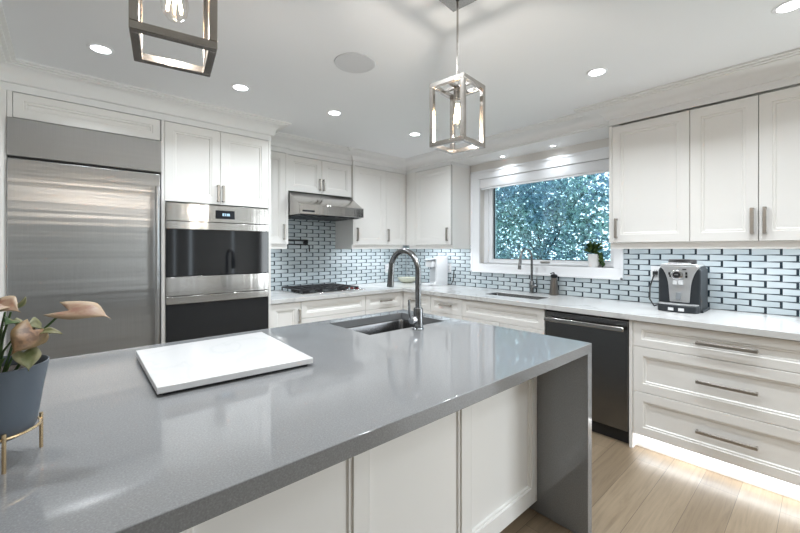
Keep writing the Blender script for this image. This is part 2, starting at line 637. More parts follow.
def crown_prof(zt, out, back=0.02):
    pr = [(-back, zt + .043), (0.016, zt + .043), (0.022, zt + .046), (0.025, zt + .054), (0.026, zt + .058)]
    z0, z1 = zt + .058, ZC - .024
    o0, o1 = 0.026, out - .045
    for k in range(1, 9):
        t = math.radians(90 * k / 8)
        pr.append((o0 + (o1 - o0) * (1 - math.cos(t)), z0 + (z1 - z0) * math.sin(t)))
    pr += [(o1 + .003, ZC - .018), (out - .022, ZC - .018), (out - .020, ZC - .011), (out, ZC - .011), (out, ZC), (-back, ZC)]
    return pr


sweep('trim_2', [(-0.345, -2.9), (-0.345, YT), (1.33, YT), (1.33, YU - .02)], crown_prof(2.298, 0.13), M['trim'])
FZ = lambda zt: [(-.015, zt), (.003, zt), (.003, zt + .043), (-.015, zt + .043)]
sweep('trim_6', [(-0.50, YT), (1.33, YT), (1.33, YU - .02)], FZ(2.298), M['trim'])
sweep('trim_7', [(1.34, YU), (1.66, YU), (1.66, 3.59), (2.44, 3.59), (2.44, YU), (XU, YU), (XU, 2.815), (XU + .33, 2.815)], FZ(2.315), M['trim'])
sweep('trim_8', [(XR, 1.127), (XR, -2.9)], FZ(2.315), M['trim'])
sweep('trim_3', [(1.34, YU), (1.66, YU), (1.66, 3.59), (2.44, 3.59), (2.44, YU), (XU, YU), (XU, 1.127), (XR, 1.127), (XR, -2.9)],
      crown_prof(2.315, 0.19), M['trim'])
# soffit board above the window
struct(MB().box(XU - .004, XW, 1.10, 2.83, 2.345, 2.360).build('trim_4', M['trim'], smooth=False))
# header over the opening on the left, carrying the moulding
struct(MB().box(-0.50, -0.345, -2.9, YW, 2.30, ZC).build('trim_5', M['trim'], smooth=False))
# base and filler strips
struct(MB().box(XL, 1.55, YF, YF + .015, 0, .12).build('baseboard_front', M['trim'], smooth=False))

# ---- the kitchen window
win = MB()
cz0, cz1, cy0, cy1 = 1.094, 2.262, 1.166, 2.79
# picture-frame casing with a raised outer edge
for (a0, a1, b0, b1) in ((cy0, cy1, WZ1, cz1), (cy0, cy1, cz0, WZ0 + .0), (cy0, WY0, WZ0, WZ1), (WY1, cy1, WZ0, WZ1)):
    win.box(XW - .022, XW - .001, a0, a1, b0, b1)
win.box(XW - .030, XW - .022, cy0, cy1, cz1 - .022, cz1)
win.box(XW - .030, XW - .022, cy0, cy1, cz0, cz0 + .02)
win.box(XW - .030, XW - .022, cy0, cy0 + .02, cz0, cz1)
win.box(XW - .030, XW - .022, cy1 - .02, cy1, cz0, cz1)
w1 = struct(win.build('window_1', M['vinyl'], bevel=.002))
# reveal + sash
fr = MB()
fr.box(XW, XW + .13, WY0, WY1, WZ0 - .02, WZ0)
GX = XW + .11
gy0, gy1, gz0, gz1 = 1.30, 2.556, 1.247, 2.12
fr.box(GX - .035, GX + .035, WY0, WY1, WZ0, gz0)
fr.box(GX - .035, GX + .035, WY0, WY1, gz1, WZ1)
fr.box(GX - .035, GX + .035, WY0, gy0, gz0, gz1)
fr.box(GX - .035, GX + .035, gy1, WY1, gz0, gz1)
fr.box(GX - .05, GX - .035, gy1 + .045, gy1 + .06, WZ0, WZ1)
fr.box(GX - .05, GX - .035, WY0, WY1, WZ0, WZ0 + .018)
fr.build('window_frame', M['vinyl'], w1, bevel=.002)
gk = MB()
e = .006
gk.box(GX - .012, GX + .012, gy0, gy1, gz0, gz0 + e).box(GX - .012, GX + .012, gy0, gy0 + e, gz0, gz1)
gk.box(GX - .012, GX + .012, gy1 - e * 1.6, gy1, gz0, gz1).box(GX - .012, GX + .012, gy0, gy1, gz1 - e, gz1)
plabel(gk.build('window_gasket', M['plastic_dk'], w1), 'thin dark glazing gasket')
plabel(MB().box(GX - .002, GX + .002, gy0, gy1, gz0, gz1).build('window_pane', M['pane'], w1, smooth=False), 'clear glass pane')
plabel(MB().box(GX - .052, GX - .036, 1.865, 1.965, 1.222, 1.234).build('window_latch', M['nickel'], w1, bevel=.003), 'grey metal latch')

# ------------------------------------------------------------------ cabinet kit
def front_mesh(w, h, fw=0.058, t=0.02):
    """recessed panel front, face at y=0, back at y=t, x 0..w, z 0..h"""
    fw = min(fw, w * .3, h * .3)
    rings = [(0.0, t), (0.0, 0.0015), (0.0015, 0.0), (fw, 0.0), (fw + .002, .006), (fw + .013, .006), (fw + .018, .013)]
    vs, fs = [], []
    for (i, y) in rings:
        vs += [(i, y, i), (w - i, y, i), (w - i, y, h - i), (i, y, h - i)]
    for r in range(len(rings) - 1):
        for k in range(4):
            k2 = (k + 1) % 4
            fs.append((r * 4 + k, r * 4 + k2, (r + 1) * 4 + k2, (r + 1) * 4 + k))
    n = (len(rings) - 1) * 4
    fs.append((n, n + 1, n + 2, n + 3))
    fs.append((3, 2, 1, 0))
    return MB().add(vs, fs)


def pull_mesh(length, vertical, w=0.0175, stand=0.030):
    """flat bar pull centred on the origin, its bar out at y=-stand"""
    h = length / 2
    mb = MB()
    if vertical:
        mb.box(-w / 2, w / 2, -stand, -stand + .012, -h, h)
        mb.box(-w / 2, w / 2, -stand + .011, 0, -h, -h + .011).box(-w / 2, w / 2, -stand + .011, 0, h - .011, h)
    else:
        mb.box(-h, h, -stand, -stand + .012, -w / 2, w / 2)
        mb.box(-h, -h + .011, -stand + .011, 0, -w / 2, w / 2).box(h - .011, h, -stand + .011, 0, -w / 2, w / 2)
    return mb


def cabinet(name, label, cat, loc, rot, w, z0, z1, depth, fronts, group=None, kick=None, frame=True):
    """local x 0..w, y 0 = door face, +y into the wall.  fronts: (name, x0, x1, za, zb, pull or None); pull = (x, z, length, vertical)"""
    root = thing(name, label, cat, loc, rot, group)
    body = MB()
    body.box(0, w, .0215, depth, z0, z1)
    if kick:
        body.box(0, w, .062, depth, 0, z0)
    body.build('carcass', M['paint'], root, bevel=.001)
    for fr_ in fronts:
        nm, x0, x1, za, zb, pull = fr_[:6]
        g = 0.0018
        d = front_mesh(x1 - x0 - 2 * g, zb - za - 2 * g).build(nm, M['paint'], root, loc=(x0 + g, 0, za + g))
        if pull:
            px, pz, ln, vert = pull
            pl = pull_mesh(ln, vert).build('pull', M['nickel'], d, bevel=.0015, loc=(px - x0 - g, .0, pz - za - g))
            plabel(pl, 'satin nickel bar pull')
    # dark sheet behind the fronts, its colour painting shade into the gaps
    gp = MB()
    gp.box(.002, w - .002, .0195, .0215, max(z0, .02) + .001, z1 - .001)
    gp.build('gap_shade_sheet', M['gap_shade'], root)
    return root


# ------------------------------------------------------------------ tall run: refrigerator and oven tower
# side and rail frame around the refrigerator
c = cabinet('refrigerator_cabinet', 'long white panelled cabinet door above the steel refrigerator', 'cabinet', (-0.262, YT, 0), ROT_A,
        0.776, 2.142, 2.30, .74, [('door', .022, .773, 2.143, 2.296, None)], 'kitchen cabinets')
MB().box(0, .0215, 0, .0225, 2.142, 2.30).build('stile', M['paint'], c)
fp = thing('filler_panel', 'tall narrow white panel at left of the refrigerator', 'panel', (-0.498, YT, 0))
MB().box(0, .234, 0, .74, 0, 2.30).build('panel_board', M['paint'], fp, bevel=.001)
MB().box(.01, .02, -.006, 0, .1, 2.29).build('panel_bead', M['paint'], fp)

fg = thing('refrigerator', 'tall stainless steel refrigerator at the far left', 'refrigerator', (-0.262, YT - .02, 0))
FW = .776
MB().box(0, FW, .05, .74, .0, 2.138).build('body', M['smoke'], fg)
gr = MB().box(0, FW, 0, .05, 1.913, 2.138).build('grille_panel', M['steel_v'], fg, bevel=.003)
MB().box(0, FW - .008, 0, .05, .10, 1.898).build('door', M['steel_v'], fg, bevel=.004)
plabel(MB().box(0.002, FW - .002, .02, .052, 1.897, 1.914).build('gap_shade_strip', M['black'], fg), 'black strip painting the shade in the gap under the grille panel')  # black strip stands in for shade below the grille
hd = MB()
hd.tube([(FW - .035, -.055, .32), (FW - .035, -.055, 1.80)], .0135, 16)
for z in (.40, 1.72):
    hd.tube([(FW - .035, -.055, z), (FW - .035, .002, z)], .009, 12)
plabel(hd.build('door_handle', M['steel_v'], fg), 'long tubular steel handle')
plabel(MB().box(FW - .16, FW - .085, -.002, .004, 1.918, 1.924).build('badge', M['chrome'], fg), 'small bright badge strip')
MB().box(.01, FW - .01, .03, .06, 0, .095).build('kick_plate', M['black'], fg)

OX = .536
oc = cabinet('oven_cabinet', 'tall white oven tower with two upper doors beside refrigerator', 'cabinet', (.516, YT, 0), ROT_A,
             .814, 1.71, 2.30, .74, [('door', .020, .402, 1.712, 2.296, (.384, 1.80, .13, True)), ('door', .402, .793, 1.712, 2.296, (.422, 1.80, .13, True))], 'kitchen cabinets')
MB().box(0, .026, 0, .74, 0, 1.71).box(0, .0195, 0, .74, 1.71, 2.30).box(.7935, .814, 0, .74, 0, 2.30).box(.026, .789, .01, .74, 0, .44).box(.026, .789, .70, .74, .44, 1.71).build('side_frame', M['paint'], oc, bevel=.001)
front_mesh(.755, .30).build('drawer', M['paint'], oc, loc=(.030, -.01, .12))

ov = thing('double_oven', 'stainless and black glass double wall oven', 'oven', (.544, YT - .012, 0))
OW = .760
MB().box(.004, OW - .004, .03, .68, .46, 1.70).build('housing', M['black'], ov)
MB().box(0, OW, 0, .03, 1.571, 1.703).build('control_panel', M['steel_h'], ov, bevel=.002)
ds = MB().box(.335, .480, -.0015, .004, 1.600, 1.667).build('display', M['display'], ov)
dg = MB()
x = .388
for k in range(4):
    for (a, b_, c_, d_) in ((0, .009, 0, .002), (0, .009, .016, .018), (0, .002, 0, .018), (.007, .009, 0, .018)):
        if k == 1 and a == 0 and b_ < .003: continue
        dg.box(x + a, x + b_, -.0022, -.0014, 1.625 + c_, 1.625 + d_)
    x += .013 if k != 1 else .018
plabel(dg.build('clock_digits', M['digits'], ds), 'small glowing clock digits')
d1 = MB().box(0, OW, -.004, .03, 1.511, 1.567).build('upper_door_rail', M['steel_h'], ov, bevel=.002)
plabel(MB().box(0, OW, -.002, .03, 1.158, 1.510).build('upper_door', M['black_glass'], ov, bevel=.002), 'black glass upper oven door')
MB().box(0, OW, -.001, .03, 1.013, 1.154).build('middle_panel', M['steel_h'], ov, bevel=.002)
MB().box(0, OW, -.004, .03, .953, 1.009).build('lower_door_rail', M['steel_h'], ov, bevel=.002)
plabel(MB().box(0, OW, -.002, .03, .47, .952).build('lower_door', M['black_glass'], ov, bevel=.002), 'black glass lower oven door')

# ------------------------------------------------------------------ wall cabinets, range side
UB, UT = 1.41, 2.318
c = cabinet('wall_cabinet', 'narrow white wall cabinet between oven tower and range hood', 'cabinet', (1.335, YU, 0), ROT_A, .325, UB, UT, .38,
            [('door', .0, .300, UB, UT - .006, (.281, 1.53, .15, True))], 'kitchen cabinets')
MB().box(.300, .325, .0, .022, UB, UT).build('stile', M['paint'], c)
MB().box(0, .325, .030, .048, 1.363, UB).box(.30, .325, .0485, .384, 1.37, UB).build('light_rail', M['paint'], c)
cabinet('wall_cabinet', 'short white two-door wall cabinet directly above the range hood', 'cabinet', (1.664, 3.59, 0), ROT_A, .772, 1.945, UT, .355,
        [('door', .004, .388, 1.948, UT - .006, (.366, 2.045, .12, True)), ('door', .388, .770, 1.948, UT - .006, (.41, 2.045, .12, True))], 'kitchen cabinets')
c = cabinet('wall_cabinet', 'tall white two-door wall cabinet right of the range hood', 'cabinet', (2.440, YU, 0), ROT_A, .806, UB, UT, .38,
            [('door', .018, .480, UB, UT - .006, (.052, 1.53, .15, True)), ('door', .480, .804, UB, UT - .006, (.510, 1.53, .15, True))], 'kitchen cabinets')
MB().box(0, .018, .0, .022, UB, UT).build('stile', M['paint'], c)
MB().box(0, .78, .030, .048, 1.363, UB).box(0, .018, .0485, .384, 1.363, UB).build('light_rail', M['paint'], c)

# ------------------------------------------------------------------ wall cabinets, window side
c = cabinet('wall_cabinet', 'white corner wall cabinet at left of the window', 'cabinet', (XU, 3.566, 0), ROT_B, .752, UB, 2.335, .345,
            [('door', .17, .747, UB, UT - .006, (.701, 1.53, .15, True))], 'kitchen cabinets')
MB().box(.0, .17, .0, .022, UB, UT).build('stile', M['paint'], c)
MB().box(0.03, .752, .030, .048, 1.363, UB).box(.722, .752, .0485, .345, 1.363, UB).build('light_rail', M['paint'], c)
c = cabinet('wall_cabinet', 'large white three-door wall cabinet right of the window', 'cabinet', (XR, 1.127, 0), ROT_B, 1.19, UB, 2.308, .435,
            [('door', .021, .507, UB, 2.302, (.052, 1.52, .15, True)), ('door', .507, .846, UB, 2.302, (.818, 1.535, .16, True)),
             ('door', .846, 1.185, UB, 2.302, (.874, 1.535, .16, True))], 'kitchen cabinets')
MB().box(0, .021, .0, .022, UB, 2.308).build('stile', M['paint'], c)
MB().box(.0, 1.19, .030, .048, 1.363, UB).box(0, .02, .0485, .435, 1.363, UB).build('light_rail', M['paint'], c)

# ------------------------------------------------------------------ base cabinets, range side
ZB = .104
zt = .874
cabinet('base_cabinet', 'white base cabinet with upright pull beside the oven tower', 'cabinet', (1.335, YA, 0), ROT_A, .298, ZB, zt, .68,
        [('door', .0, .296, ZB, zt, (.276, .745, .125, True))], 'kitchen cabinets', kick=True)
cabinet('base_cabinet', 'wide white drawer cabinet beneath the gas cooktop', 'cabinet', (1.633, YA, 0), ROT_A, .735, ZB, zt, .68,
        [('drawer', .0, .735, .712, zt, None), ('drawer', .0, .735, .41, .712, (.367, .56, .3, False)), ('drawer', .0, .735, ZB, .41, (.367, .26, .3, False))], 'kitchen cabinets', kick=True)
c = cabinet('base_cabinet', 'white drawer cabinet right of the cooktop, against the inside corner', 'cabinet', (2.370, YA, 0), ROT_A, .53, ZB, zt, .68,
        [('drawer', .0, .492, .712, zt, (.272, .794, .155, False)), ('drawer', .0, .492, .41, .712, (.25, .56, .16, False)), ('drawer', .0, .492, ZB, .41, (.25, .26, .16, False))], 'kitchen cabinets', kick=True)
MB().box(.494, .53, .001, .025, ZB, zt).build('stile', M['paint'], c)
# ------------------------------------------------------------------ base cabinets, window side
c = cabinet('base_cabinet', 'white corner drawer cabinet behind the island faucet', 'cabinet', (XB, 3.222, 0), ROT_B, .42, ZB, zt, .68,
        [('drawer', .0, .42, .702, zt, (.18, .792, .14, False)), ('door', .0, .42, ZB, .702, (.38, .60, .13, True))], 'kitchen cabinets', kick=True)
MB().box(-.0125, -.0005, .002, .02, ZB, zt).build('stile', M['paint'], c)
cabinet('base_cabinet', 'narrow white drawer cabinet left of the window sink', 'cabinet', (XB, 2.800, 0), ROT_B, .427, ZB, zt, .68,
        [('drawer', .0, .427, .702, zt, (.218, .790, .155, False)), ('drawer', .0, .427, .40, .702, (.218, .55, .155, False)), ('drawer', .0, .427, ZB, .40, (.218, .25, .155, False))], 'kitchen cabinets', kick=True)
cabinet('base_cabinet', 'wide white sink cabinet with false front below the window', 'cabinet', (XB, 2.372, 0), ROT_B, .852, ZB, zt, .15,
        [('false_front', .0, .852, .702, zt, None), ('door', .0, .426, ZB, .702, (.39, .60, .13, True)), ('door', .426, .852, ZB, .702, (.462, .60, .13, True))], 'kitchen cabinets', kick=True)
cabinet('base_cabinet', 'white three-drawer base cabinet right of the dishwasher', 'cabinet', (XB, .884, 0), ROT_B, .972, ZB, zt, .68,
        [('drawer', .0, .972, .702, zt, (.486, .787, .278, False)), ('drawer', .0, .972, .398, .702, (.486, .551, .278, False)), ('drawer', .0, .972, ZB, .398, (.486, .247, .278, False))], 'kitchen cabinets', kick=True)
ep = thing('end_panel', 'slim white upright panel between dishwasher and drawers', 'panel', (XB, .906, 0), ROT_B)
MB().box(0, .021, 0, .68, 0, zt).build('panel_board', M['paint'], ep, bevel=.001)
MB().box(0, .021, -.004, 0, .0, zt).build('panel_edge', M['paint'], ep, bevel=.001)

dw = thing('dishwasher', 'stainless steel dishwasher with bar handle under worktop', 'dishwasher', (XB, 1.517, 0), ROT_B)
MB().box(.004, .606, .03, .66, .098, .868).build('body', M['smoke'], dw)
MB().box(.004, .604, 0, .03, .098, .862).build('door', M['steel_dw'], dw, bevel=.004)
hb = MB().box(.018, .590, -.055, -.032, .793, .823)
hb.box(.03, .05, -.034, 0, .798, .819).box(.558, .578, -.034, 0, .798, .819)
plabel(hb.build('handle', M['steel_h'], dw, bevel=.004), 'bright flat bar handle')
plabel(MB().box(.006, .602, .045, .06, .0, .097).build('kick_plate', M['black'], dw), 'black toe plate')
plabel(MB().box(.006, .602, .004, .04, .863, .876).build('top_gap_shade', M['black'], dw), 'black strip painting the shade in the gap under worktop')  # black fill stands in for shade above the door

# ------------------------------------------------------------------ worktop (L) and its sink
SX0, SX1, SY0, SY1 = 3.10, 3.33, 1.69, 2.26
xs = [1.333, 2.878, SX0, SX1, XW - .002]
ys = [-.104, SY0, SY1, 3.213, YW - .002]
wt = MB().slab(xs, ys, lambda i, j: (j == 3) or (i >= 1 and not (i == 2 and j == 1)), ZU, ZT).build('worktop', M['marble'], bevel=.002)
tag(wt, 'white veined stone worktop running around the corner under the window', 'worktop')


def basin(name, label, x0, x1, y0, y1, zt, depth, mats, t=.004, r=.03, fl=.012):
    root = thing(name, label, 'sink', ((x0 + x1) / 2, (y0 + y1) / 2, zt - depth - t))
    hx, hy = (x1 - x0) / 2, (y1 - y0) / 2

    def ring(hx, hy, z, r):
        out = []
        for (sx, sy, a0) in ((1, 1, 0), (-1, 1, 90), (-1, -1, 180), (1, -1, 270)):
            for k in range(5):
                a = math.radians(a0 + 90 * k / 4)
                out.append((sx * (hx - r) + r * math.cos(a), sy * (hy - r) + r * math.sin(a), z))
        return out
    H_ = depth + t
    rings = [ring(hx, hy, 0, r), ring(hx + fl, hy + fl, H_ - .003, r), ring(hx + fl, hy + fl, H_, r), ring(hx, hy, H_, r),
             ring(hx - t, hy - t, H_ - .01, r), ring(hx - t - .004, hy - t - .004, .03, r), ring(hx - .03, hy - .03, t, r * .6)]
    n = 20
    vs = [p for q in rings for p in q]
    fs = [tuple(range(n))[::-1]]
    for i in range(len(rings) - 1):
        for k in range(n):
            k2 = (k + 1) % n
            fs.append((i * n + k, i * n + k2, (i + 1) * n + k2, (i + 1) * n + k))
    fs.append(tuple((len(rings) - 1) * n + k for k in range(n)))
    MB().add(vs, fs).build('bowl', mats, root)
    plabel(MB().lathe([(.0, t), (.045, t), (.045, t + .003), (.030, t + .004), (.0, t + .002)]).build('drain', M['chrome'], root), 'round bright drain')
    return root


basin('sink', 'steel sink set in the white worktop below the window', SX0 + .002, SX1 - .002, SY0 + .002, SY1 - .002, ZT - .003, .22, M['basin'], r=.012, fl=.0)

# ------------------------------------------------------------------ tiled backsplashes
TW, TH = .153, .0446


def tiles(mb, u0, u1, z0, z1, place, left=lambda u: u, phase=0.0, flip=False):
    """running bond of wedge-shaped glass tiles; place(u, d, z) maps wall coords, d = distance off the wall"""
    rows = int(math.ceil((z1 - z0) / TH - .01))
    for r in range(rows):
        za = z0 + r * TH
        zb = za + TH
        off = (TW / 2 if r % 2 else 0) + phase
        k0 = int(math.floor((u0 - off) / TW)) - 1
        u = off + k0 * TW
        while u < u1:
            a, b = u + .0012, u + TW - .0130
            ca, cb = max(a, u0), min(b, u1)
            if cb - ca > .01:
                def hz(q):                      # wedge: full height at the first end, slimmer at the other
                    t = (q - a) / (b - a)
                    g = .0007 + .0062 * t
                    return g
                zz = []
                for q in (ca, cb):
                    g = hz(q)
                    zz.append((za + g, min(zb - g, z1)))
                if zz[0][1] - zz[0][0] > .004:
                    d0, d1 = .0035, .009
                    ch = .0025
                    P = lambda q, d, z: place(-q if flip else q, d, z)
                    vs = [P(ca, d0, zz[0][0]), P(cb, d0, zz[1][0]), P(cb, d0, zz[1][1]), P(ca, d0, zz[0][1]),
                          P(ca, d1, zz[0][0]), P(cb, d1, zz[1][0]), P(cb, d1, zz[1][1]), P(ca, d1, zz[0][1])]
                    mb.add(vs, [(3, 2, 1, 0), (0, 1, 5, 4), (1, 2, 6, 5), (2, 3, 7, 6), (3, 0, 4, 7)], 1)
                    mb.add(vs[4:], [(0, 1, 2, 3)], 1)
            if u0 < b + .001 and u + TW < u1 and za + TH * .9 < z1 + .003:      # dark end strip
                P = lambda q, d, z: place(-q if flip else q, d, z)
                q0, q1, y0, y1 = b + .0002, u + TW + .0008, za + .0030, za + TH - .0030
                vs = [P(q0, .0035, y0), P(q1, .0035, y0), P(q1, .0035, y1), P(q0, .0035, y1), P(q0, .0075, y0), P(q1, .0075, y0), P(q1, .0075, y1), P(q0, .0075, y1)]
                mb.add(vs, [(3, 2, 1, 0), (0, 1, 5, 4), (1, 2, 6, 5), (2, 3, 7, 6), (3, 0, 4, 7), (4, 5, 6, 7)], 2)
            u += TW


pA = lambda u, d, z: (u, YW - d, z)
pB = lambda u, d, z: (XW - d, u, z)
ba = MB()
ba.box(1.335, XW - .006, YW - .004, YW - .0005, ZT, 1.41)
ba.box(1.66, 2.445, YW - .004, YW - .0005, 1.41, 1.945)
tiles(ba, 1.336, XW - .009, ZT + .001, ZT + .001 + TH * 11, pA)
tiles(ba, 1.664, 2.438, ZT + .001 + TH * 11, 1.944, pA, phase=TW / 2)
tag(ba.build('tile_backsplash', [M['joint'], M['tile'], M['grout']], smooth=False), 'pale blue wedge tile backsplash behind the gas cooktop', 'backsplash')
bb = MB()
bb.box(XW - .004, XW - .0005, -.104, YW - .01, ZT, cz0 - .001)
bb.box(XW - .004, XW - .0005, -.104, cy0 - .001, cz0 - .001, 1.41)
bb.box(XW - .004, XW - .0005, cy1 + .001, YW - .01, cz0 - .001, 1.41)
tiles(bb, -(YW - .01), .104, ZT + .001, ZT + .001 + TH * 3.93, pB, phase=.027, flip=True)
z4 = ZT + .001 + TH * 4
tiles(bb, -(YW - .01), -(cy1 + .001), z4, ZT + .001 + TH * 11, pB, phase=.027, flip=True)
tiles(bb, -(cy0 - .001), .104, z4, ZT + .001 + TH * 11, pB, phase=.027, flip=True)
tag(bb.build('tile_backsplash', [M['joint'], M['tile'], M['grout']], smooth=False), 'pale blue wedge tile backsplash running under the window to the espresso machine', 'backsplash')

# ------------------------------------------------------------------ range hood
rh = thing('range_hood', 'stainless steel range hood under the short wall cabinet', 'range hood', (1.668, 3.340, 1.70))
HW = .750
hs = MB().prism([(.245, .243), (.595, .243), (.595, .0), (.012, .0), (.012, .10)], 0, HW, 'x')
hs.build('canopy', M['steel_h'], rh, bevel=.002)
MB().box(-.001, HW + .001, -.004, .014, .0, .100).build('front_lip', M['steel_h'], rh, bevel=.004)
plabel(MB().box(.03, .16, -.0055, -.003, .022, .040).build('name_plate', M['bronze'], rh), 'small dark name plate')
bf = MB()
for k in range(9):
    bf.box(.02 + k * .079, .02 + k * .079 + .055, .03, .53, -.012, -.002)
plabel(bf.build('baffle_filter', M['bronze'], rh), 'dark slatted baffle filter')
MB().box(.01, HW - .01, .02, .585, -.003, .0).build('underside', M['black'], rh)

# pot filler tap on the wall below the hood
pf = thing('pot_filler', 'dark folding pot filler tap on the tiles under the hood', 'tap', (2.04, YW - .010, 1.43))
MB().lathe([(.0, 0), (.028, 0), (.028, .008), (.012, .012), (.0, .012)], n=24).build('wall_flange', M['bronze'], pf, loc=(0, 0, .0)).rotation_euler = (math.radians(90), 0, 0)
MB().tube([(0, -.008, 0), (0, -.05, 0), (0, -.05, .035)], .009, 12).build('valve_body', M['bronze'], pf)
MB().tube([(0, -.05, .03), (-.24, -.05, .03)], .008, 12).build('arm', M['bronze'], pf)
MB().tube([(-.24, -.05, .03), (-.24, -.05, -.005), (-.24, -.06, -.015), (-.02, -.09, -.02), (0, -.09, -.03), (.004, -.09, -.10)], .007, 12).build('spout', M['bronze'], pf)

# ------------------------------------------------------------------ gas cooktop
ck = thing('gas_cooktop', 'stainless gas cooktop with black iron grates in the worktop', 'cooktop', (1.70, 3.36, ZT))
MB().box(0, .76, 0, .52, .0, .010).build('tray', M['steel_h'], ck, bevel=.004)
for k in range(3):
    x0 = .015 + k * .215
    g_ = MB()
    for (a, b_, c_, d_) in ((x0, x0 + .205, .03, .042), (x0, x0 + .205, .478, .49), (x0, x0 + .012, .03, .49), (x0 + .193, x0 + .205, .03, .49), (x0 + .0965, x0 + .1085, .03, .49), (x0, x0 + .205, .254, .266)):
        g_.box(a, b_, c_, d_, .034, .046)
    for y in (.145, .375):
        g_.box(x0, x0 + .205, y - .005, y + .005, .034, .046)
    for (fx, fy) in ((x0, .03), (x0 + .193, .03), (x0, .478), (x0 + .193, .478)):
        g_.box(fx, fx + .012, fy, fy + .012, .010, .036)
    plabel(g_.build('grate', M['iron'], ck, bevel=.002), 'black cast iron grate')
    for y in ((.145, .375) if k != 1 else (.26,)):
        MB().lathe([(.0, .010), (.045, .010), (.045, .018), (.034, .020), (.034, .028), (.0, .030)], (x0 + .1025, y, 0), 24).build('burner', M['iron'], ck)
for k in range(4):
    kb = MB().lathe([(.0, .010), (.020, .010), (.020, .032), (.015, .036), (.0, .036)], (.71, .09 + k * .10, 0), 20).build('knob', M['bronze'], ck)
    plabel(MB().lathe([(.0205, .012), (.0215, .012), (.0215, .018), (.0205, .018)], (.71, .09 + k * .10, 0), 20).build('knob_ring', M['red'], kb), 'red ring around the knob')

# ------------------------------------------------------------------ island
IX0, IX1, IY0, IY1 = -.42, 1.869, .742, 2.082
IT, IU = .915, .869
KX0, KX1, KY0, KY1 = 1.18, 1.765, 1.575, 1.985
it = thing('island_worktop', 'grey quartz island top with a waterfall end', 'worktop', ((IX0 + IX1) / 2, (IY0 + IY1) / 2, 0))
ox, oy = it.location.x, it.location.y
xs = [a - ox for a in (IX0, IX0 + .044, KX0, KX1, IX1 - .044, IX1)]
ys = [a - oy for a in (IY0, KY0, KY1, IY1)]
MB().slab(xs, ys, lambda i, j: not (i == 2 and j == 1), IU, IT).build('slab', M['quartz'], it, bevel=.002)
for (a, b_) in ((IX0, IX0 + .044), (IX1 - .044, IX1)):
    MB().box(a - ox, b_ - ox, IY0 - oy, IY1 - oy, 0, IU).build('waterfall_panel', M['quartz'], it, bevel=.002)
ib = thing('island_cabinet', 'white panelled island base under the grey quartz top', 'cabinet', ((IX0 + IX1) / 2, .995, 0), 0, 'kitchen cabinets')
bx0, bx1 = IX0 + .046 - ox, IX1 - .046 - ox
cs = MB()
xs = [bx0, KX0 - .02 - ox, KX1 + .02 - ox, bx1]
ys = [.02, KY0 - .995 - .02, KY1 - .995 + .02, IY1 - .03 - .995]
cs.slab(xs, ys, lambda i, j: not (i == 1 and j == 1), .062, IU - .002)
cs.box(bx0, bx1, .07, IY1 - .09 - .995, 0, .062)
cs.build('carcass', M['paint'], ib, bevel=.001)
# one panelled back: rails, stiles and recessed panels
st = [(-.374, -.320), (.150, .212), (.683, .745), (1.217, 1.280), (1.770, 1.823)]
bk = MB()
for (a, b_) in st:
    bk.box(a - ox, b_ - ox, 0, .02, .062, IU - .002)
for i in range(4):
    a, b_ = st[i][1] - ox, st[i + 1][0] - ox
    bk.box(a, b_, 0, .02, .062, .145)
    bk.box(a, b_, 0, .02, IU - .06, IU - .002)
bk.build('back_frame', M['paint'], ib, bevel=.001)
for i in range(4):
    a, b_ = st[i][1] - ox, st[i + 1][0] - ox
    rings = [(0, .0), (.002, .007), (.013, .007), (.017, .0145)]
    vs, fs = [], []
    z0, z1 = .145, IU - .06
    for (q, y) in rings:
        vs += [(a + q, y, z0 + q), (b_ - q, y, z0 + q), (b_ - q, y, z1 - q), (a + q, y, z1 - q)]
    for r in range(3):
        for k in range(4):
            k2 = (k + 1) % 4
            fs.append((r * 4 + k, r * 4 + k2, r * 4 + 4 + k2, r * 4 + 4 + k))
    fs.append((12, 13, 14, 15))
    MB().add(vs, fs).build('back_panel', M['paint'], ib)
basin('sink', 'steel sink undermounted in the grey island top', KX0, KX1, KY0, KY1, IU - .001, .22, M['basin'])


def arc(c, r, a0, a1, n, ax, up=(0, 0, 1)):
    c, ax, up = Vector(c), Vector(ax), Vector(up)
    return [c + ax * (r * math.cos(math.radians(a0 + (a1 - a0) * k / n))) + up * (r * math.sin(math.radians(a0 + (a1 - a0) * k / n))) for k in range(n + 1)]


# island faucet: spout arcs towards +Y over the basin, lever on the -X side
fa = thing('kitchen_faucet', 'tall pull-down faucet standing on the grey island', 'faucet', (1.47, 1.512, IT))
MB().lathe([(.0, 0), (.031, 0), (.031, .004), (.027, .008), (.027, .112), (.0225, .120), (.0, .120)], n=28).build('base', M['faucet'], fa)
R_ = .118
pts = [(0, 0, .118), (0, 0, .20), (0, 0, .30)] + arc((0, R_, .318), R_, 180, 22, 18, (0, 1, 0))
MB().tube(pts, .0165, 18).build('spout', M['faucet'], fa)
p1 = Vector(pts[-1])
dr = (Vector(pts[-1]) - Vector(pts[-2])).normalized()
p2 = p1 + Vector((0, .016, -.145))
MB().tube([p1, p1 + (p2 - p1) * .25, p1 + (p2 - p1) * .3, p2], [.0168, .018, .0195, .0205], 18).build('spray_head', M['faucet'], fa)
MB().tube([(-.02, 0, .055), (-.052, 0, .055), (-.056, 0, .055)], [.019, .021, .019], 18).build('lever_hub', M['chrome'], fa)
MB().tube([(-.05, 0, .06), (-.066, 0, .10), (-.070, 0, .168)], [.0085, .0075, .0062], 12).build('lever', M['faucet'], fa)

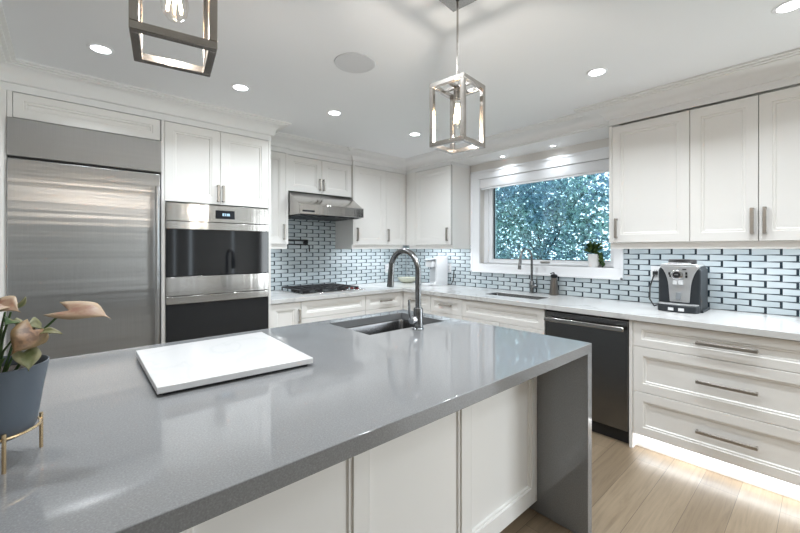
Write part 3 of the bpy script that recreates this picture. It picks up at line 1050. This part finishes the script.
# window faucet: spout arcs towards -X
fb = thing('kitchen_faucet', 'steel gooseneck faucet behind the window sink', 'faucet', (3.53, 1.985, ZT))
MB().lathe([(.0, 0), (.027, 0), (.027, .01), (.022, .014), (.022, .115), (.016, .125), (.0, .125)], n=24).build('base', M['faucet'], fb)
pts = [(0, 0, .12), (0, 0, .22), (0, 0, .33)] + arc((-.105, 0, .345), .105, 0, 165, 16, (1, 0, 0))
MB().tube(pts, .0115, 14).build('spout', M['faucet'], fb)
p1 = Vector(pts[-1])
MB().tube([p1, p1 + Vector((-.012, 0, -.05)), p1 + Vector((-.025, 0, -.125))], [.0118, .0145, .016], 14).build('spray_head', M['faucet'], fb)
MB().tube([(0, -.015, .07), (0, -.05, .075), (0, -.058, .075)], [.015, .017, .015], 14).build('lever_hub', M['faucet'], fb)
MB().tube([(0, -.052, .08), (-.01, -.06, .16)], [.006, .005], 10).build('lever', M['faucet'], fb)

# soap dispenser
so = thing('soap_dispenser', 'tapered brown steel soap dispenser right of the window faucet', 'soap dispenser', (3.535, 1.755, ZT))
MB().lathe([(.0, 0), (.040, 0), (.044, .006), (.042, .03), (.029, .15), (.027, .165), (.0, .165)], n=28).build('bottle', M['soap'], so)
MB().lathe([(.0, .165), (.026, .165), (.032, .176), (.030, .196), (.012, .204), (.0, .204)], n=24).build('collar', M['bronze'], so)
MB().tube([(0, 0, .200), (0, 0, .214), (-.02, 0, .217), (-.065, 0, .210)], .006, 10).build('nozzle', M['bronze'], so)

# ------------------------------------------------------------------ marble board on the island
mb_ = thing('serving_board', 'white marble slab board resting on the grey island', 'board', (.455, 1.585, IT))
bpts = [(.212, 1.872), (.203, 1.327), (.706, 1.300), (.735, 1.880)]
loc = [(x - .455, y - 1.585) for (x, y) in bpts]
MB().prism(loc, .010, .031, 'z').build('slab', M['board'], mb_, bevel=.002)
ft = MB()
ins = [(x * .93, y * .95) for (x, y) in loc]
plabel(MB().prism(ins, .0, .010, 'z').build('feet_gap_shade', M['black'], mb_), 'dark plate for the feet and painted shadow gap under the slab')  # black plate covers dark feet and paints the shaded gap

# ------------------------------------------------------------------ plant stand, pot plant
PX, PY = -.113, 1.152
ps = thing('plant_stand', 'thin brass wire stand holding the blue-grey pot', 'stand', (PX, PY, IT))
rg = [(math.cos(2 * math.pi * k / 48) * .0705, math.sin(2 * math.pi * k / 48) * .0705, .066) for k in range(49)]
MB().tube(rg, .0032, 8).build('ring', M['brass'], ps)
for k in range(4):
    a = math.radians(2 - 78 + 90 * k) if k else math.radians(-76)
    a = math.radians(-74 + 90 * k)
    cx, cy = math.cos(a) * .0735, math.sin(a) * .0735
    MB().tube([(cx, cy, .0), (cx, cy, .078)], .0036, 10).build('leg', M['brass'], ps)
pl = thing('potted_plant', 'pink-leaved plant in a blue-grey pot on the island', 'plant', (PX, PY, IT + .052))
MB().lathe([(.0, .0), (.048, .0), (.059, .006), (.0645, .016), (.071, .06), (.0775, .105), (.0845, .146), (.0855, .150), (.0830, .151), (.080, .146), (.078, .128), (.0, .128)], n=48).build('pot', M['pot'], pl)
MB().lathe([(.0, .131), (.04, .133), (.0765, .130)], n=32).build('soil', M['soil'], pl)


def leaf(mb, base, tip, up, width, droop=0.0, fold=.18, lobes=True, mi=0, n=10, back_len=.24):
    """arrow-shaped leaf as a folded, thick-edged sheet between base and tip"""
    base, tip, up = Vector(base), Vector(tip), Vector(up).normalized()
    ax = tip - base
    Ln = ax.length
    d = ax.normalized()
    side = d.cross(up).normalized()
    nrm = side.cross(d).normalized()
    def wid(t):
        if lobes:
            return width * (0.62 * (1 - t) ** .35 * (1 - t ** 2.2) + .42 * math.sin(math.pi * min(1, t * 1.15)) ** .8 * (1 - t) ** .25) if t < 1 else 0
        return width * math.sin(math.pi * (t * .96 + .02)) ** .85 * (1.15 - .55 * t)
    vs, fs = [], []
    o0 = len(mb.v)
    for i in range(n + 1):
        t = i / n
        c = base + d * (Ln * t) + nrm * (droop * (math.sin(math.pi * t * .9) - .55 * t * t))
        w = wid(t) if i < n else .0004
        back = -back_len * Ln * max(0, 1 - t * 3.2) if lobes else 0
        for sgn, lvl in ((-1, 1), (-.5, .5), (0, 0), (.5, .5), (1, 1)):
            mb.edge[o0 + len(vs)] = max(abs(sgn) ** 2, t ** 3) if abs(sgn) != .5 else .18
            vs.append(c + side * (w * sgn) + nrm * (fold * w * lvl) + d * (back * abs(sgn)) )
    for i in range(n):
        for k in range(4):
            a = i * 5 + k
            fs.append((a, a + 1, a + 6, a + 5))
    mb.add(vs, fs, mi)


def solid(o, t):
    md = o.modifiers.new('thickness', 'SOLIDIFY')
    md.thickness = t
    md.offset = 0
    return o


def pxp(px, py, Y):
    """point on the vertical plane Y seen at photo pixel (px,py): used once to measure the plant"""
    l = (px - 400) / 378.02
    s_, c_ = 0.74977, 0.66171
    rx, ry, rz = l * s_ + c_, -l * c_ + s_, -(py - 249.18) / 378.02
    t = Y / ry
    return Vector((rx * t - PX, Y - PY, CAM_H + rz * t - IT - .052))


def stem(pts, r, mi=None):
    return MB().tube(pts, r, 8)


st_ = MB()
lv = {}
def add_leaf(m, *a, **k):
    b_ = MB()
    leaf(b_, *a, **k)
    solid(b_.build('leaf', m, pl), .0012)


vt = Vector((0, -.85, .55))
c0 = Vector((.0, .0, .131))
# big pink arrow leaf to the right
b1 = pxp(69, 310.5, 1.12)
add_leaf(M['leaf_pink'], b1, pxp(110.5, 317.5, 1.07), (-.02, -.60, .80), .036, droop=.014, fold=-.12, n=16, back_len=.42)
st_.tube([c0 + Vector((.03, 0, 0)), pxp(40, 333, 1.14), pxp(55, 319, 1.13), b1], [.003, .0026, .0022, .0015], 8)
# pale slim leaf
b2 = pxp(37, 336, 1.12)
add_leaf(M['leaf_pale'], b2, pxp(62, 333, 1.08), (0, -.6, .8), .011, droop=.012, lobes=False)
# tan drooping leaf in the middle
b3 = pxp(33, 330, 1.10)
add_leaf(M['leaf_tan'], b3, pxp(11, 355, 1.06), (.25, -.9, .3), .033, droop=.012, fold=-.22, back_len=.3, n=14)
add_leaf(M['leaf_tan'], pxp(36, 334, 1.12), pxp(19, 350, 1.09), (.5, -.8, .4), .026, droop=.012, fold=.35)
# pale yellow leaf over the pot edge
add_leaf(M['leaf_pale'], pxp(24, 352, 1.09), pxp(29, 371, 1.07), (.4, -.9, .2), .026, droop=.008)
# upper-left pink leaf
b5 = pxp(-4, 306, 1.12)
add_leaf(M['leaf_pink'], b5, pxp(20, 311.5, 1.07), (-.1, -.7, .7), .030, droop=.010, fold=.1)
add_leaf(M['leaf_pink'], pxp(0, 304, 1.12), pxp(-25, 318, 1.05), (.1, -.7, .7), .032, droop=.01)
add_leaf(M['leaf_pale'], pxp(14, 309, 1.14), pxp(26, 297, 1.12), (.6, -.7, -.1), .009, droop=.004, lobes=False)
# green leaves
add_leaf(M['leaf_olive'], pxp(41, 329, 1.15), pxp(24, 326, 1.10), (.1, -.8, .6), .025, droop=.01)
add_leaf(M['leaf_green'], pxp(14, 322, 1.13), pxp(4, 325, 1.09), (.1, -.8, .6), .02, droop=.006)
add_leaf(M['leaf_pale'], pxp(13, 320, 1.13), pxp(19, 328, 1.10), (.5, -.8, .4), .012, droop=.004)
for q in ((-6, 350, 1.09), (-10, 345, 1.05), (5, 358, 1.08), (-2, 340, 1.08)):
    add_leaf(M['leaf_green'], c0 + Vector((-.02, -.03, .0)), pxp(*q), (.2, -.9, .3), .012, droop=.008, lobes=False)
for (q, r_) in (((11, 312, 1.13), .0028), ((5, 312, 1.12), .0028), ((30, 328, 1.14), .0025), ((12, 340, 1.1), .0025), ((38, 333, 1.13), .002), ((2, 330, 1.09), .0025)):
    e_ = pxp(*q)
    st_.tube([c0 + Vector((e_.x * .25, e_.y * .3 - .01, 0)), c0.lerp(e_, .5) + Vector((0, 0, .012)), e_], [r_, r_ * .9, r_ * .6], 8)
st_.build('stems', M['leaf_green'], pl)

# ------------------------------------------------------------------ white capsule machine, bowl, outlets
wm = thing('coffee_maker', 'white pod coffee maker in the worktop corner left of window', 'coffee maker', (3.33, 3.13, ZT))
MB().prism([(0.0, .0), (.225, .0), (.225, .36), (.06, .345), (.03, .335), (0.03, .05), (0.0, .03)], 0, .035, 'y').build('side_panel', M['plastic_w'], wm, bevel=.004)
MB().box(.055, .22, .035, .145, 0, .33).build('body', M['plastic_w'], wm, bevel=.006)
MB().box(-.03, .06, .04, .14, .225, .300).build('brew_head', M['plastic_w'], wm, bevel=.008)
MB().tube([(.01, .09, .225), (.01, .09, .20)], .012, 12).build('nozzle', M['smoke'], wm)
plabel(MB().prism([(-.05, .305), (.07, .318), (.07, .330), (.0, .328), (-.05, .315)], .025, .15, 'y').build('lid', M['smoke'], wm, bevel=.003), 'grey lid')
MB().box(.045, .058, .045, .135, .05, .22).build('water_tank', M['silver'], wm)
MB().box(-.09, .06, .03, .15, 0, .028).build('drip_tray', M['plastic_w'], wm, bevel=.008)
plabel(MB().tube([(.22, .05, .01), (.235, .0, .008), (.232, -.05, .008), (.245, -.07, .06), (.256, -.075, .19)], .0055, 8).build('power_cord', M['black'], wm), 'black power cord')

bw = thing('bowl', 'shallow pale greenish bowl in the far worktop corner', 'bowl', (3.40, 3.70, ZT))
MB().lathe([(.0, .0), (.06, .0), (.10, .018), (.140, .066), (.143, .067), (.137, .062), (.098, .022), (.055, .006), (.0, .006)], n=40).build('body', M['bowl'], bw)
plabel(MB().lathe([(.1405, .066), (.1445, .066), (.1445, .070), (.1405, .070)], n=40).build('rim', M['smoke'], bw), 'darker rim')


def outlet(label, loc, rot, dark=False):
    o = thing('wall_outlet', label, 'outlet', loc, rot, 'wall outlets')
    MB().box(-.036, .036, -.005, 0, -.057, .057).build('cover_plate', M['plastic_w'], o, bevel=.002)
    for dz in (-.022, .022):
        s_ = MB().box(-.015, .015, -.0065, -.004, dz - .014, dz + .014).build('socket', M['plastic_w'], o, bevel=.002)
        MB().box(-.008, -.005, -.0072, -.006, dz - .005, dz + .006).box(.005, .008, -.0072, -.006, dz - .005, dz + .006).build('slots', M['black'], s_)
    return o


outlet('white wall outlet beside the white coffee maker', (XW - .010, 3.135, 1.125), ROT_B)
outlet('white wall outlet behind the espresso machine cord', (XW - .010, .925, 1.165), ROT_B)
outlet('white wall outlet on the tiles right of the cooktop', (3.245, YW - .010, 1.10), ROT_A)

# ------------------------------------------------------------------ espresso machine
es = thing('espresso_machine', 'silver and charcoal espresso machine on the worktop by wall outlet', 'espresso machine', (3.25, .832, ZT), ROT_B)
EW, ED, EH = .25, .27, .345
def rrect_prof():
    return None
# charcoal housing: rounded shoulders seen from the front, extruded in depth
def shell(x0, x1, z0, z1, r, bow=.006):
    p = [(x0, z0)]
    p += [(x1, z0)]
    n = 8
    for k in range(n + 1):
        a = math.radians(90 * k / n)
        p.append((x1 - r + r * math.cos(a), z1 - r * .8 + r * .8 * math.sin(a)))
    for k in range(n + 1):
        a = math.radians(90 + 90 * k / n)
        p.append((x0 + r + r * math.cos(a), z1 - r * .8 + r * .8 * math.sin(a)))
    return p
MB().prism(shell(0, EW, .0, .322, .045), .03, ED, 'y').build('housing', M['plastic_dk'], es, bevel=.012, seg=3)
# flared silver face
def lerp(t, pts):
    for (a, va), (b_, vb) in zip(pts, pts[1:]):
        if t <= b_:
            q = (t - a) / (b_ - a)
            return va + (vb - va) * q
    return pts[-1][1]
L_, R2 = [], []
for k in range(21):
    t = k / 20
    z = .066 + t * (.322 - .066)
    L_.append((lerp(t, [(0, .074), (.45, .066), (.62, .060), (.79, .047), (.9, .033), (1, .010)]), z))
    R2.append((EW - lerp(t, [(0, .062), (.45, .054), (.62, .047), (.79, .034), (.9, .020), (1, .004)]), z))
MB().prism(L_[::-1] + R2, .016, .06, 'y').build('face_panel', M['silver'], es, bevel=.003)
MB().prism([(.012, .318), (.235, .318), (.225, .336), (.02, .336)], .02, ED - .01, 'y').build('top_cover', M['silver'], es, bevel=.004)
plabel(MB().lathe([(.0, .336), (.075, .336), (.085, .346), (.080, .368), (.0, .372)], (.125, .13, 0), 32).build('cup_tray_lid', M['black'], es), 'dark round lid on top')
MB().prism([(.05, .336), (.20, .336), (.19, .345), (.06, .345)], .03, .04, 'y').build('cup_rail', M['plastic_w'], es, bevel=.002)
dial = MB().lathe([(.0, 0), (.036, 0), (.036, .008), (.027, .012), (.0, .012)], n=32).build('dial', M['chrome'], es, loc=(.118, .017, .262))
dial.rotation_euler = (math.radians(90), 0, 0)
kn = MB().lathe([(.0, .012), (.023, .012), (.021, .024), (.0, .025)], n=28).build('dial_knob', M['black'], dial)
plabel(MB().box(-.012, .012, -.003, .003, .0245, .027).build('pointer', M['chrome'], kn) if False else MB().box(-.012, .012, -.003, .003, .0245, .027).build('pointer', M['chrome'], dial), 'bright pointer bar')
for (x, z) in ((.072, .268), (.172, .272), (.172, .250), (.078, .252)):
    MB().box(x - .006, x + .006, .011, .018, z - .009, z + .009).build('button', M['black'], es, bevel=.002)
MB().box(.150, .172, .012, .018, .297, .304).build('indicator', M['black'], es)
for x in (.098, .128):
    plabel(MB().box(x, x + .026, -.012, .018, .192, .222).build('brew_spout', M['plastic_w'], es, bevel=.003), 'bright brew spout')
MB().box(.112, .142, .0, .018, .085, .135).build('spout_recess', M['smoke'], es, bevel=.003)
MB().prism([(0.004, -.0), (.014, -.028), (.06, -.046), (.125, -.054), (.19, -.046), (.236, -.028), (EW - .004, .0), (EW - .004, .04), (0.004, .04)], 0, .050, 'z').build('drip_tray', M['plastic_dk'], es, bevel=.006)
plabel(MB().prism([(0.008, .0), (.018, -.024), (.06, -.041), (.125, -.049), (.19, -.041), (.232, -.024), (EW - .008, .0), (EW - .008, .029), (.008, .029)], .050, .058, 'z').build('drip_grid', M['silver'], es, bevel=.002), 'silver drip grid')
for x in (.080, .140):
    plabel(MB().box(x, x + .032, -.0555, -.035, .012, .032).build('tray_badge', M['plastic_w'], es), 'pale label square')
MB().box(-.004, EW + .010, .05, ED + .01, 0, .020).build('base', M['plastic_dk'], es, bevel=.004)
# brew frame sides
plabel(MB().tube([(-.005, .20, .03), (-.06, .16, .005), (-.10, .20, .05), (-.115, .26, .14), (-.10, .315, .24), (-.095, .330, .25)], .0055, 10).build('power_cord', M['black'], es), 'black power cord')
MB().box(-.112, -.078, .315, .338, .235, .265).build('plug', M['black'], es, bevel=.003)

# ------------------------------------------------------------------ window sill plant, blind
sp = thing('potted_plant', 'small green plant in a white pot on the window sill', 'plant', (3.635, 1.425, WZ0))
MB().lathe([(.0, 0), (.040, 0), (.044, .004), (.055, .115), (.057, .120), (.052, .120), (.050, .108), (.0, .108)], n=32).build('pot', M['pot_w'], sp)
MB().lathe([(.0, .112), (.051, .109)], n=24).build('soil', M['soil'], sp)
random.seed(5)
fo = MB()
for k in range(85):
    a = random.uniform(0, 2 * math.pi)
    el = random.uniform(.15, 1.4)
    r0 = random.uniform(.0, .045)
    bs = Vector((r0 * math.cos(a), r0 * math.sin(a), .12 + random.uniform(0, .07)))
    ln = random.uniform(.04, .075)
    dr_ = Vector((math.cos(a) * math.cos(el), math.sin(a) * math.cos(el), math.sin(el) * .9))
    tp = bs + dr_ * ln
    tp.x = min(tp.x, .055)
    leaf(fo, bs, tp, (math.sin(a * 3), math.cos(a * 2), 1.2), random.uniform(.010, .019), droop=.006, lobes=False, n=5)
for k in range(22):                        # trailing side, towards the right of the window
    y = -random.uniform(.045, .075)
    z = .12 - random.uniform(-.02, .11)
    bs = Vector((random.uniform(-.03, .03), y, z))
    leaf(fo, bs, bs + Vector((random.uniform(-.015, .015), -.012, -.035)), (-.5, -.6, .4), random.uniform(.010, .016), droop=.004, lobes=False, n=5)
solid(fo.build('foliage', M['leaf_sill'], sp), .001)

rb = thing('roller_blind', 'white roller blind cassette across the top of window', 'blind', (XW + .03, (WY0 + WY1) / 2, 2.055))
hy = (WY1 - WY0) / 2
MB().box(-.045, .04, -hy + .003, hy - .003, .008, .107).build('cassette', M['blind'], rb, bevel=.006)
MB().box(-.038, -.033, -hy + .02, hy - .02, -.004, .02).build('fabric', M['blind'], rb)
MB().tube([(-.0355, -hy + .02, -.006), (-.0355, hy - .02, -.006)], .007, 10).build('bottom_bar', M['vinyl'], rb)

# ------------------------------------------------------------------ lights
def pot_light(label, x, y, z=ZC, r=.045, power=POT_W, group='recessed ceiling lights', spread=math.radians(135)):
    o = thing('recessed_light', label, 'ceiling light', (x, y, z), 0, group)
    MB().lathe([(r, -.004), (r + .014, -.003), (r + .016, .0), (r, .0)], n=32).build('trim_ring', M['vinyl'], o)
    MB().lathe([(.0, -.0015), (r, -.0015), (r, .0), (0, .0)], n=32).build('lens', M['lens'], o)
    area('lamp', (0, 0, -.012), (0, 0, 0), r * 1.6, r * 1.6, power, (0.885, 0.95, 1.0), 'DISK', spread, o)
    return o


pot_light('recessed ceiling light above the refrigerator', .141, 2.62, power=POT_W * .78)
pot_light('recessed ceiling light above the oven tower', .88, 2.62, power=POT_W * .68)
pot_light('recessed ceiling light above the range hood side', 1.606, 2.61, power=POT_W * 1.35, spread=math.radians(155))
pot_light('recessed ceiling light nearest the inside corner', 2.474, 2.59, power=POT_W * 1.5, spread=math.radians(160))
pot_light('recessed ceiling light near the right wall cabinet', 2.448, .942)
pot_light('recessed ceiling light at the upper right picture edge', 2.43, .112)
for (x, y, t) in ((2.43, -1.1, 'second row by the drawers'), (1.95, -.9, 'behind the viewpoint at right'), (2.43, -2.2, 'near the added light opening'),
                  (1.0, -2.3, 'near the rear wall'), (.12, 1.55, 'over the left end of the island'), (.68, 1.3, 'over the middle of the island'), (1.5, .80, 'over the right end of the island')):
    pot_light('added unseen ceiling light ' + t, x, y, power=POT_W * (.85 if 'island' in t else 1))  # out-of-frame lamps, put in to brighten the room and island top
pot_light('tiny soffit light over the window, left one', 3.47, 2.286, 2.345, .022, .7, 'soffit lights over the window')
pot_light('tiny soffit light over the window, right one', 3.47, 1.735, 2.345, .022, .7, 'soffit lights over the window')
spk = thing('ceiling_speaker', 'round flush ceiling speaker between the pendants and range', 'speaker', (1.267, 1.834, ZC))
MB().lathe([(.108, -.006), (.118, -.005), (.121, .0), (.108, .0)], n=48).build('rim', M['speaker'], spk)
MB().lathe([(.0, -.0045), (.108, -.0045), (.108, .0), (.0, .0)], n=48).build('grille', M['speaker'], spk)


def strip(label, a, b, z, down=True, watts=LED_W, wdt=.02, rot=None, tilt=0.0):
    ax, ay = a
    bx_, by_ = b
    ln = math.hypot(bx_ - ax, by_ - ay)
    ang = math.atan2(by_ - ay, bx_ - ax)
    o = thing('light_strip', label, 'light strip', ((ax + bx_) / 2, (ay + by_) / 2, z), ang, 'led light strips')
    MB().box(-ln / 2, ln / 2, -.007, .007, 0, .008).build('channel', M['silver'], o)
    MB().box(-ln / 2, ln / 2, -.005, .005, -.002, .0).build('diffuser', M['led'], o)
    area('lamp', (0, 0, -.004), (tilt, 0, 0), ln, wdt, watts * ln, (0.92, 0.96, 1.0), parent=o)
    return o


strip('led strip under the narrow cabinet beside the oven tower', (1.36, 3.70), (1.62, 3.70), 1.400)
strip('led strip under the wall cabinet right of the hood', (2.48, 3.70), (3.22, 3.70), 1.400)
strip('led strip under the corner cabinet left of the window', (3.40, 3.50), (3.40, 2.85), 1.400)
strip('led strip under the wall cabinet above the espresso machine', (3.33, 1.10), (3.33, -.04), 1.400)
strip('led strip at the toe kick below the three drawers', (2.945, .86), (2.945, -.07), .094, watts=KICK_W)

# pendant lanterns
def lantern(label, x, y, zb, rot, first=None):
    h, zt_, bw_ = .085, .266, .018
    o = thing('pendant_lantern', label, 'pendant light', (x, y, zb), rot, 'pendant lanterns over the island')
    for z in (0, zt_ - bw_):
        f_ = MB()
        f_.box(-h, h, -h, -h + bw_, z, z + bw_).box(-h, h, h - bw_, h, z, z + bw_)
        f_.box(-h, -h + bw_, -h + bw_, h - bw_, z, z + bw_).box(h - bw_, h, -h + bw_, h - bw_, z, z + bw_)
        f_.build('cage_ring', M['lantern'], o, bevel=.0012)
    for (sx, sy) in ((-1, -1), (1, -1), (1, 1), (-1, 1)):
        cx, cy = sx * (h - bw_ / 2), sy * (h - bw_ / 2)
        MB().box(cx - bw_ / 2, cx + bw_ / 2, cy - bw_ / 2, cy + bw_ / 2, bw_, zt_ - bw_).build('cage_post', M['lantern'], o, bevel=.0012)
    MB().box(-h + bw_, h - bw_, -.007, .007, zt_ - .014, zt_ - .004).box(-.007, .007, -h + bw_, h - bw_, zt_ - .014, zt_ - .004).build('cross_bar', M['lantern'], o)
    MB().lathe([(.0, zt_ - .06), (.014, zt_ - .06), (.016, zt_ - .05), (.016, zt_ - .014), (.0, zt_ - .014)], n=20).build('socket', M['lantern'], o)
    top = zt_ - .06
    b_ = MB().lathe([(.012, top), (.013, top - .012), (.020, top - .035), (.029, top - .065), (.031, top - .082), (.027, top - .104), (.015, top - .120), (.0, top - .125)], n=28).build('bulb', M['bulb'], o)
    fl = MB()
    for k in range(6):
        a = 2 * math.pi * k / 6
        a2 = a + math.pi / 6
        fl.tube([(.005 * math.cos(a), .005 * math.sin(a), top - .02), (.018 * math.cos(a2), .016 * math.sin(a2), top - .098)], .0017, 5)
        fl.tube([(.016 * math.cos(a2), .016 * math.sin(a2), top - .098), (.005 * math.cos(a + math.pi / 3), .005 * math.sin(a + math.pi / 3), top - .03)], .0017, 5)
    plabel(fl.build('filament', M['filament'], b_), 'glowing zigzag filament')
    zc = ZC - zb
    MB().tube([(0, 0, zt_ - .006), (0, 0, zc - .02)], .0042, 10).build('rod', M['lantern'], o)
    MB().box(-.066, .066, -.066, .066, zc - .028, zc).build('canopy_plate', M['lantern'], o, bevel=.002)
    MB().lathe([(.0, zc - .036), (.008, zc - .036), (.008, zc - .028), (.0, zc - .028)], n=12).build('canopy_nut', M['bronze'], o)
    d = bpy.data.lights.new('bulb_lamp', 'POINT')
    d.energy = 6.0
    d.color = (1.0, .92, .84)
    d.shadow_soft_size = .02
    lo = bpy.data.objects.new('bulb_lamp', d)
    COL.objects.link(lo)
    lo.parent = o
    lo.location = (0, 0, top - .135)
    return o


lantern('square nickel cage pendant hanging in front of the window wall', 1.243, 1.040, 1.790, math.radians(6.7))
lantern('square nickel cage pendant at the top left, near the refrigerator', .196, 1.045, 1.828, math.radians(-9.5))

# ------------------------------------------------------------------ garden outside the window
struct(MB().box(XW + .3, 24, -14, 18, -.7, -.6).build('ground', M['grass'], smooth=False))


def tree(label, x, y, z0, zc, rx, ry, rz, n, seed, m, size):
    rnd = random.Random(seed)
    o = thing('tree', label, 'tree', (x, y, z0), 0, 'garden trees')
    tk = MB().tube([(0, 0, 0), (.05, .08, (zc - z0) * .35), (0, 0, zc - z0 - rz * .45)], [.10, .07, .04], 10)
    for k in range(4):
        a = k * 1.6
        tk.tube([(0, 0, zc - z0 - rz * .5), (rx * .5 * math.cos(a), ry * .5 * math.sin(a), zc - z0 + rz * (.1 + .1 * k))], [.016, .005], 7)
    tk.build('trunk', M['bark'], o)
    lf = MB()
    cl = [(rnd.uniform(-1, 1), rnd.uniform(-1, 1), rnd.uniform(-1, 1)) for _ in range(42)]
    cl = [c for c in cl if sum(q * q for q in c) < 1.15]
    for _ in range(n):
        cx, cy, cz = rnd.choice(cl)
        sp_ = .26
        px, py, pz = (cx + rnd.gauss(0, sp_)) * rx, (cy + rnd.gauss(0, sp_)) * ry, (cz + rnd.gauss(0, sp_)) * rz
        d = Vector((rnd.gauss(0, 1), rnd.gauss(0, 1), rnd.gauss(-.2, .7))).normalized()
        u = d.orthogonal().normalized()
        u = Matrix.Rotation(rnd.uniform(0, 6.28), 3, d) @ u
        s_ = size * rnd.uniform(.7, 1.35)
        p = Vector((px, py, pz + zc - z0))
        q = d.cross(u) * (.12 * s_)
        lf.add([p, p + d * (.5 * s_) + u * (.3 * s_) + q, p + d * s_, p + d * (.5 * s_) - u * (.3 * s_) + q], [(0, 1, 2, 3)])
    lf.build('foliage', m, o, smooth=False)
    return o


tree('leafy teal-green tree just outside the window', 6.7, 3.55, -.6, 2.0, 1.1, 1.8, 1.75, 16500, 1, M['leaf_tree'], .08)
tree('bluish tree standing behind the nearest tree', 10.8, 5.6, -.6, 2.2, 1.5, 3.0, 2.1, 5200, 3, M['leaf_tree_b'], .15)
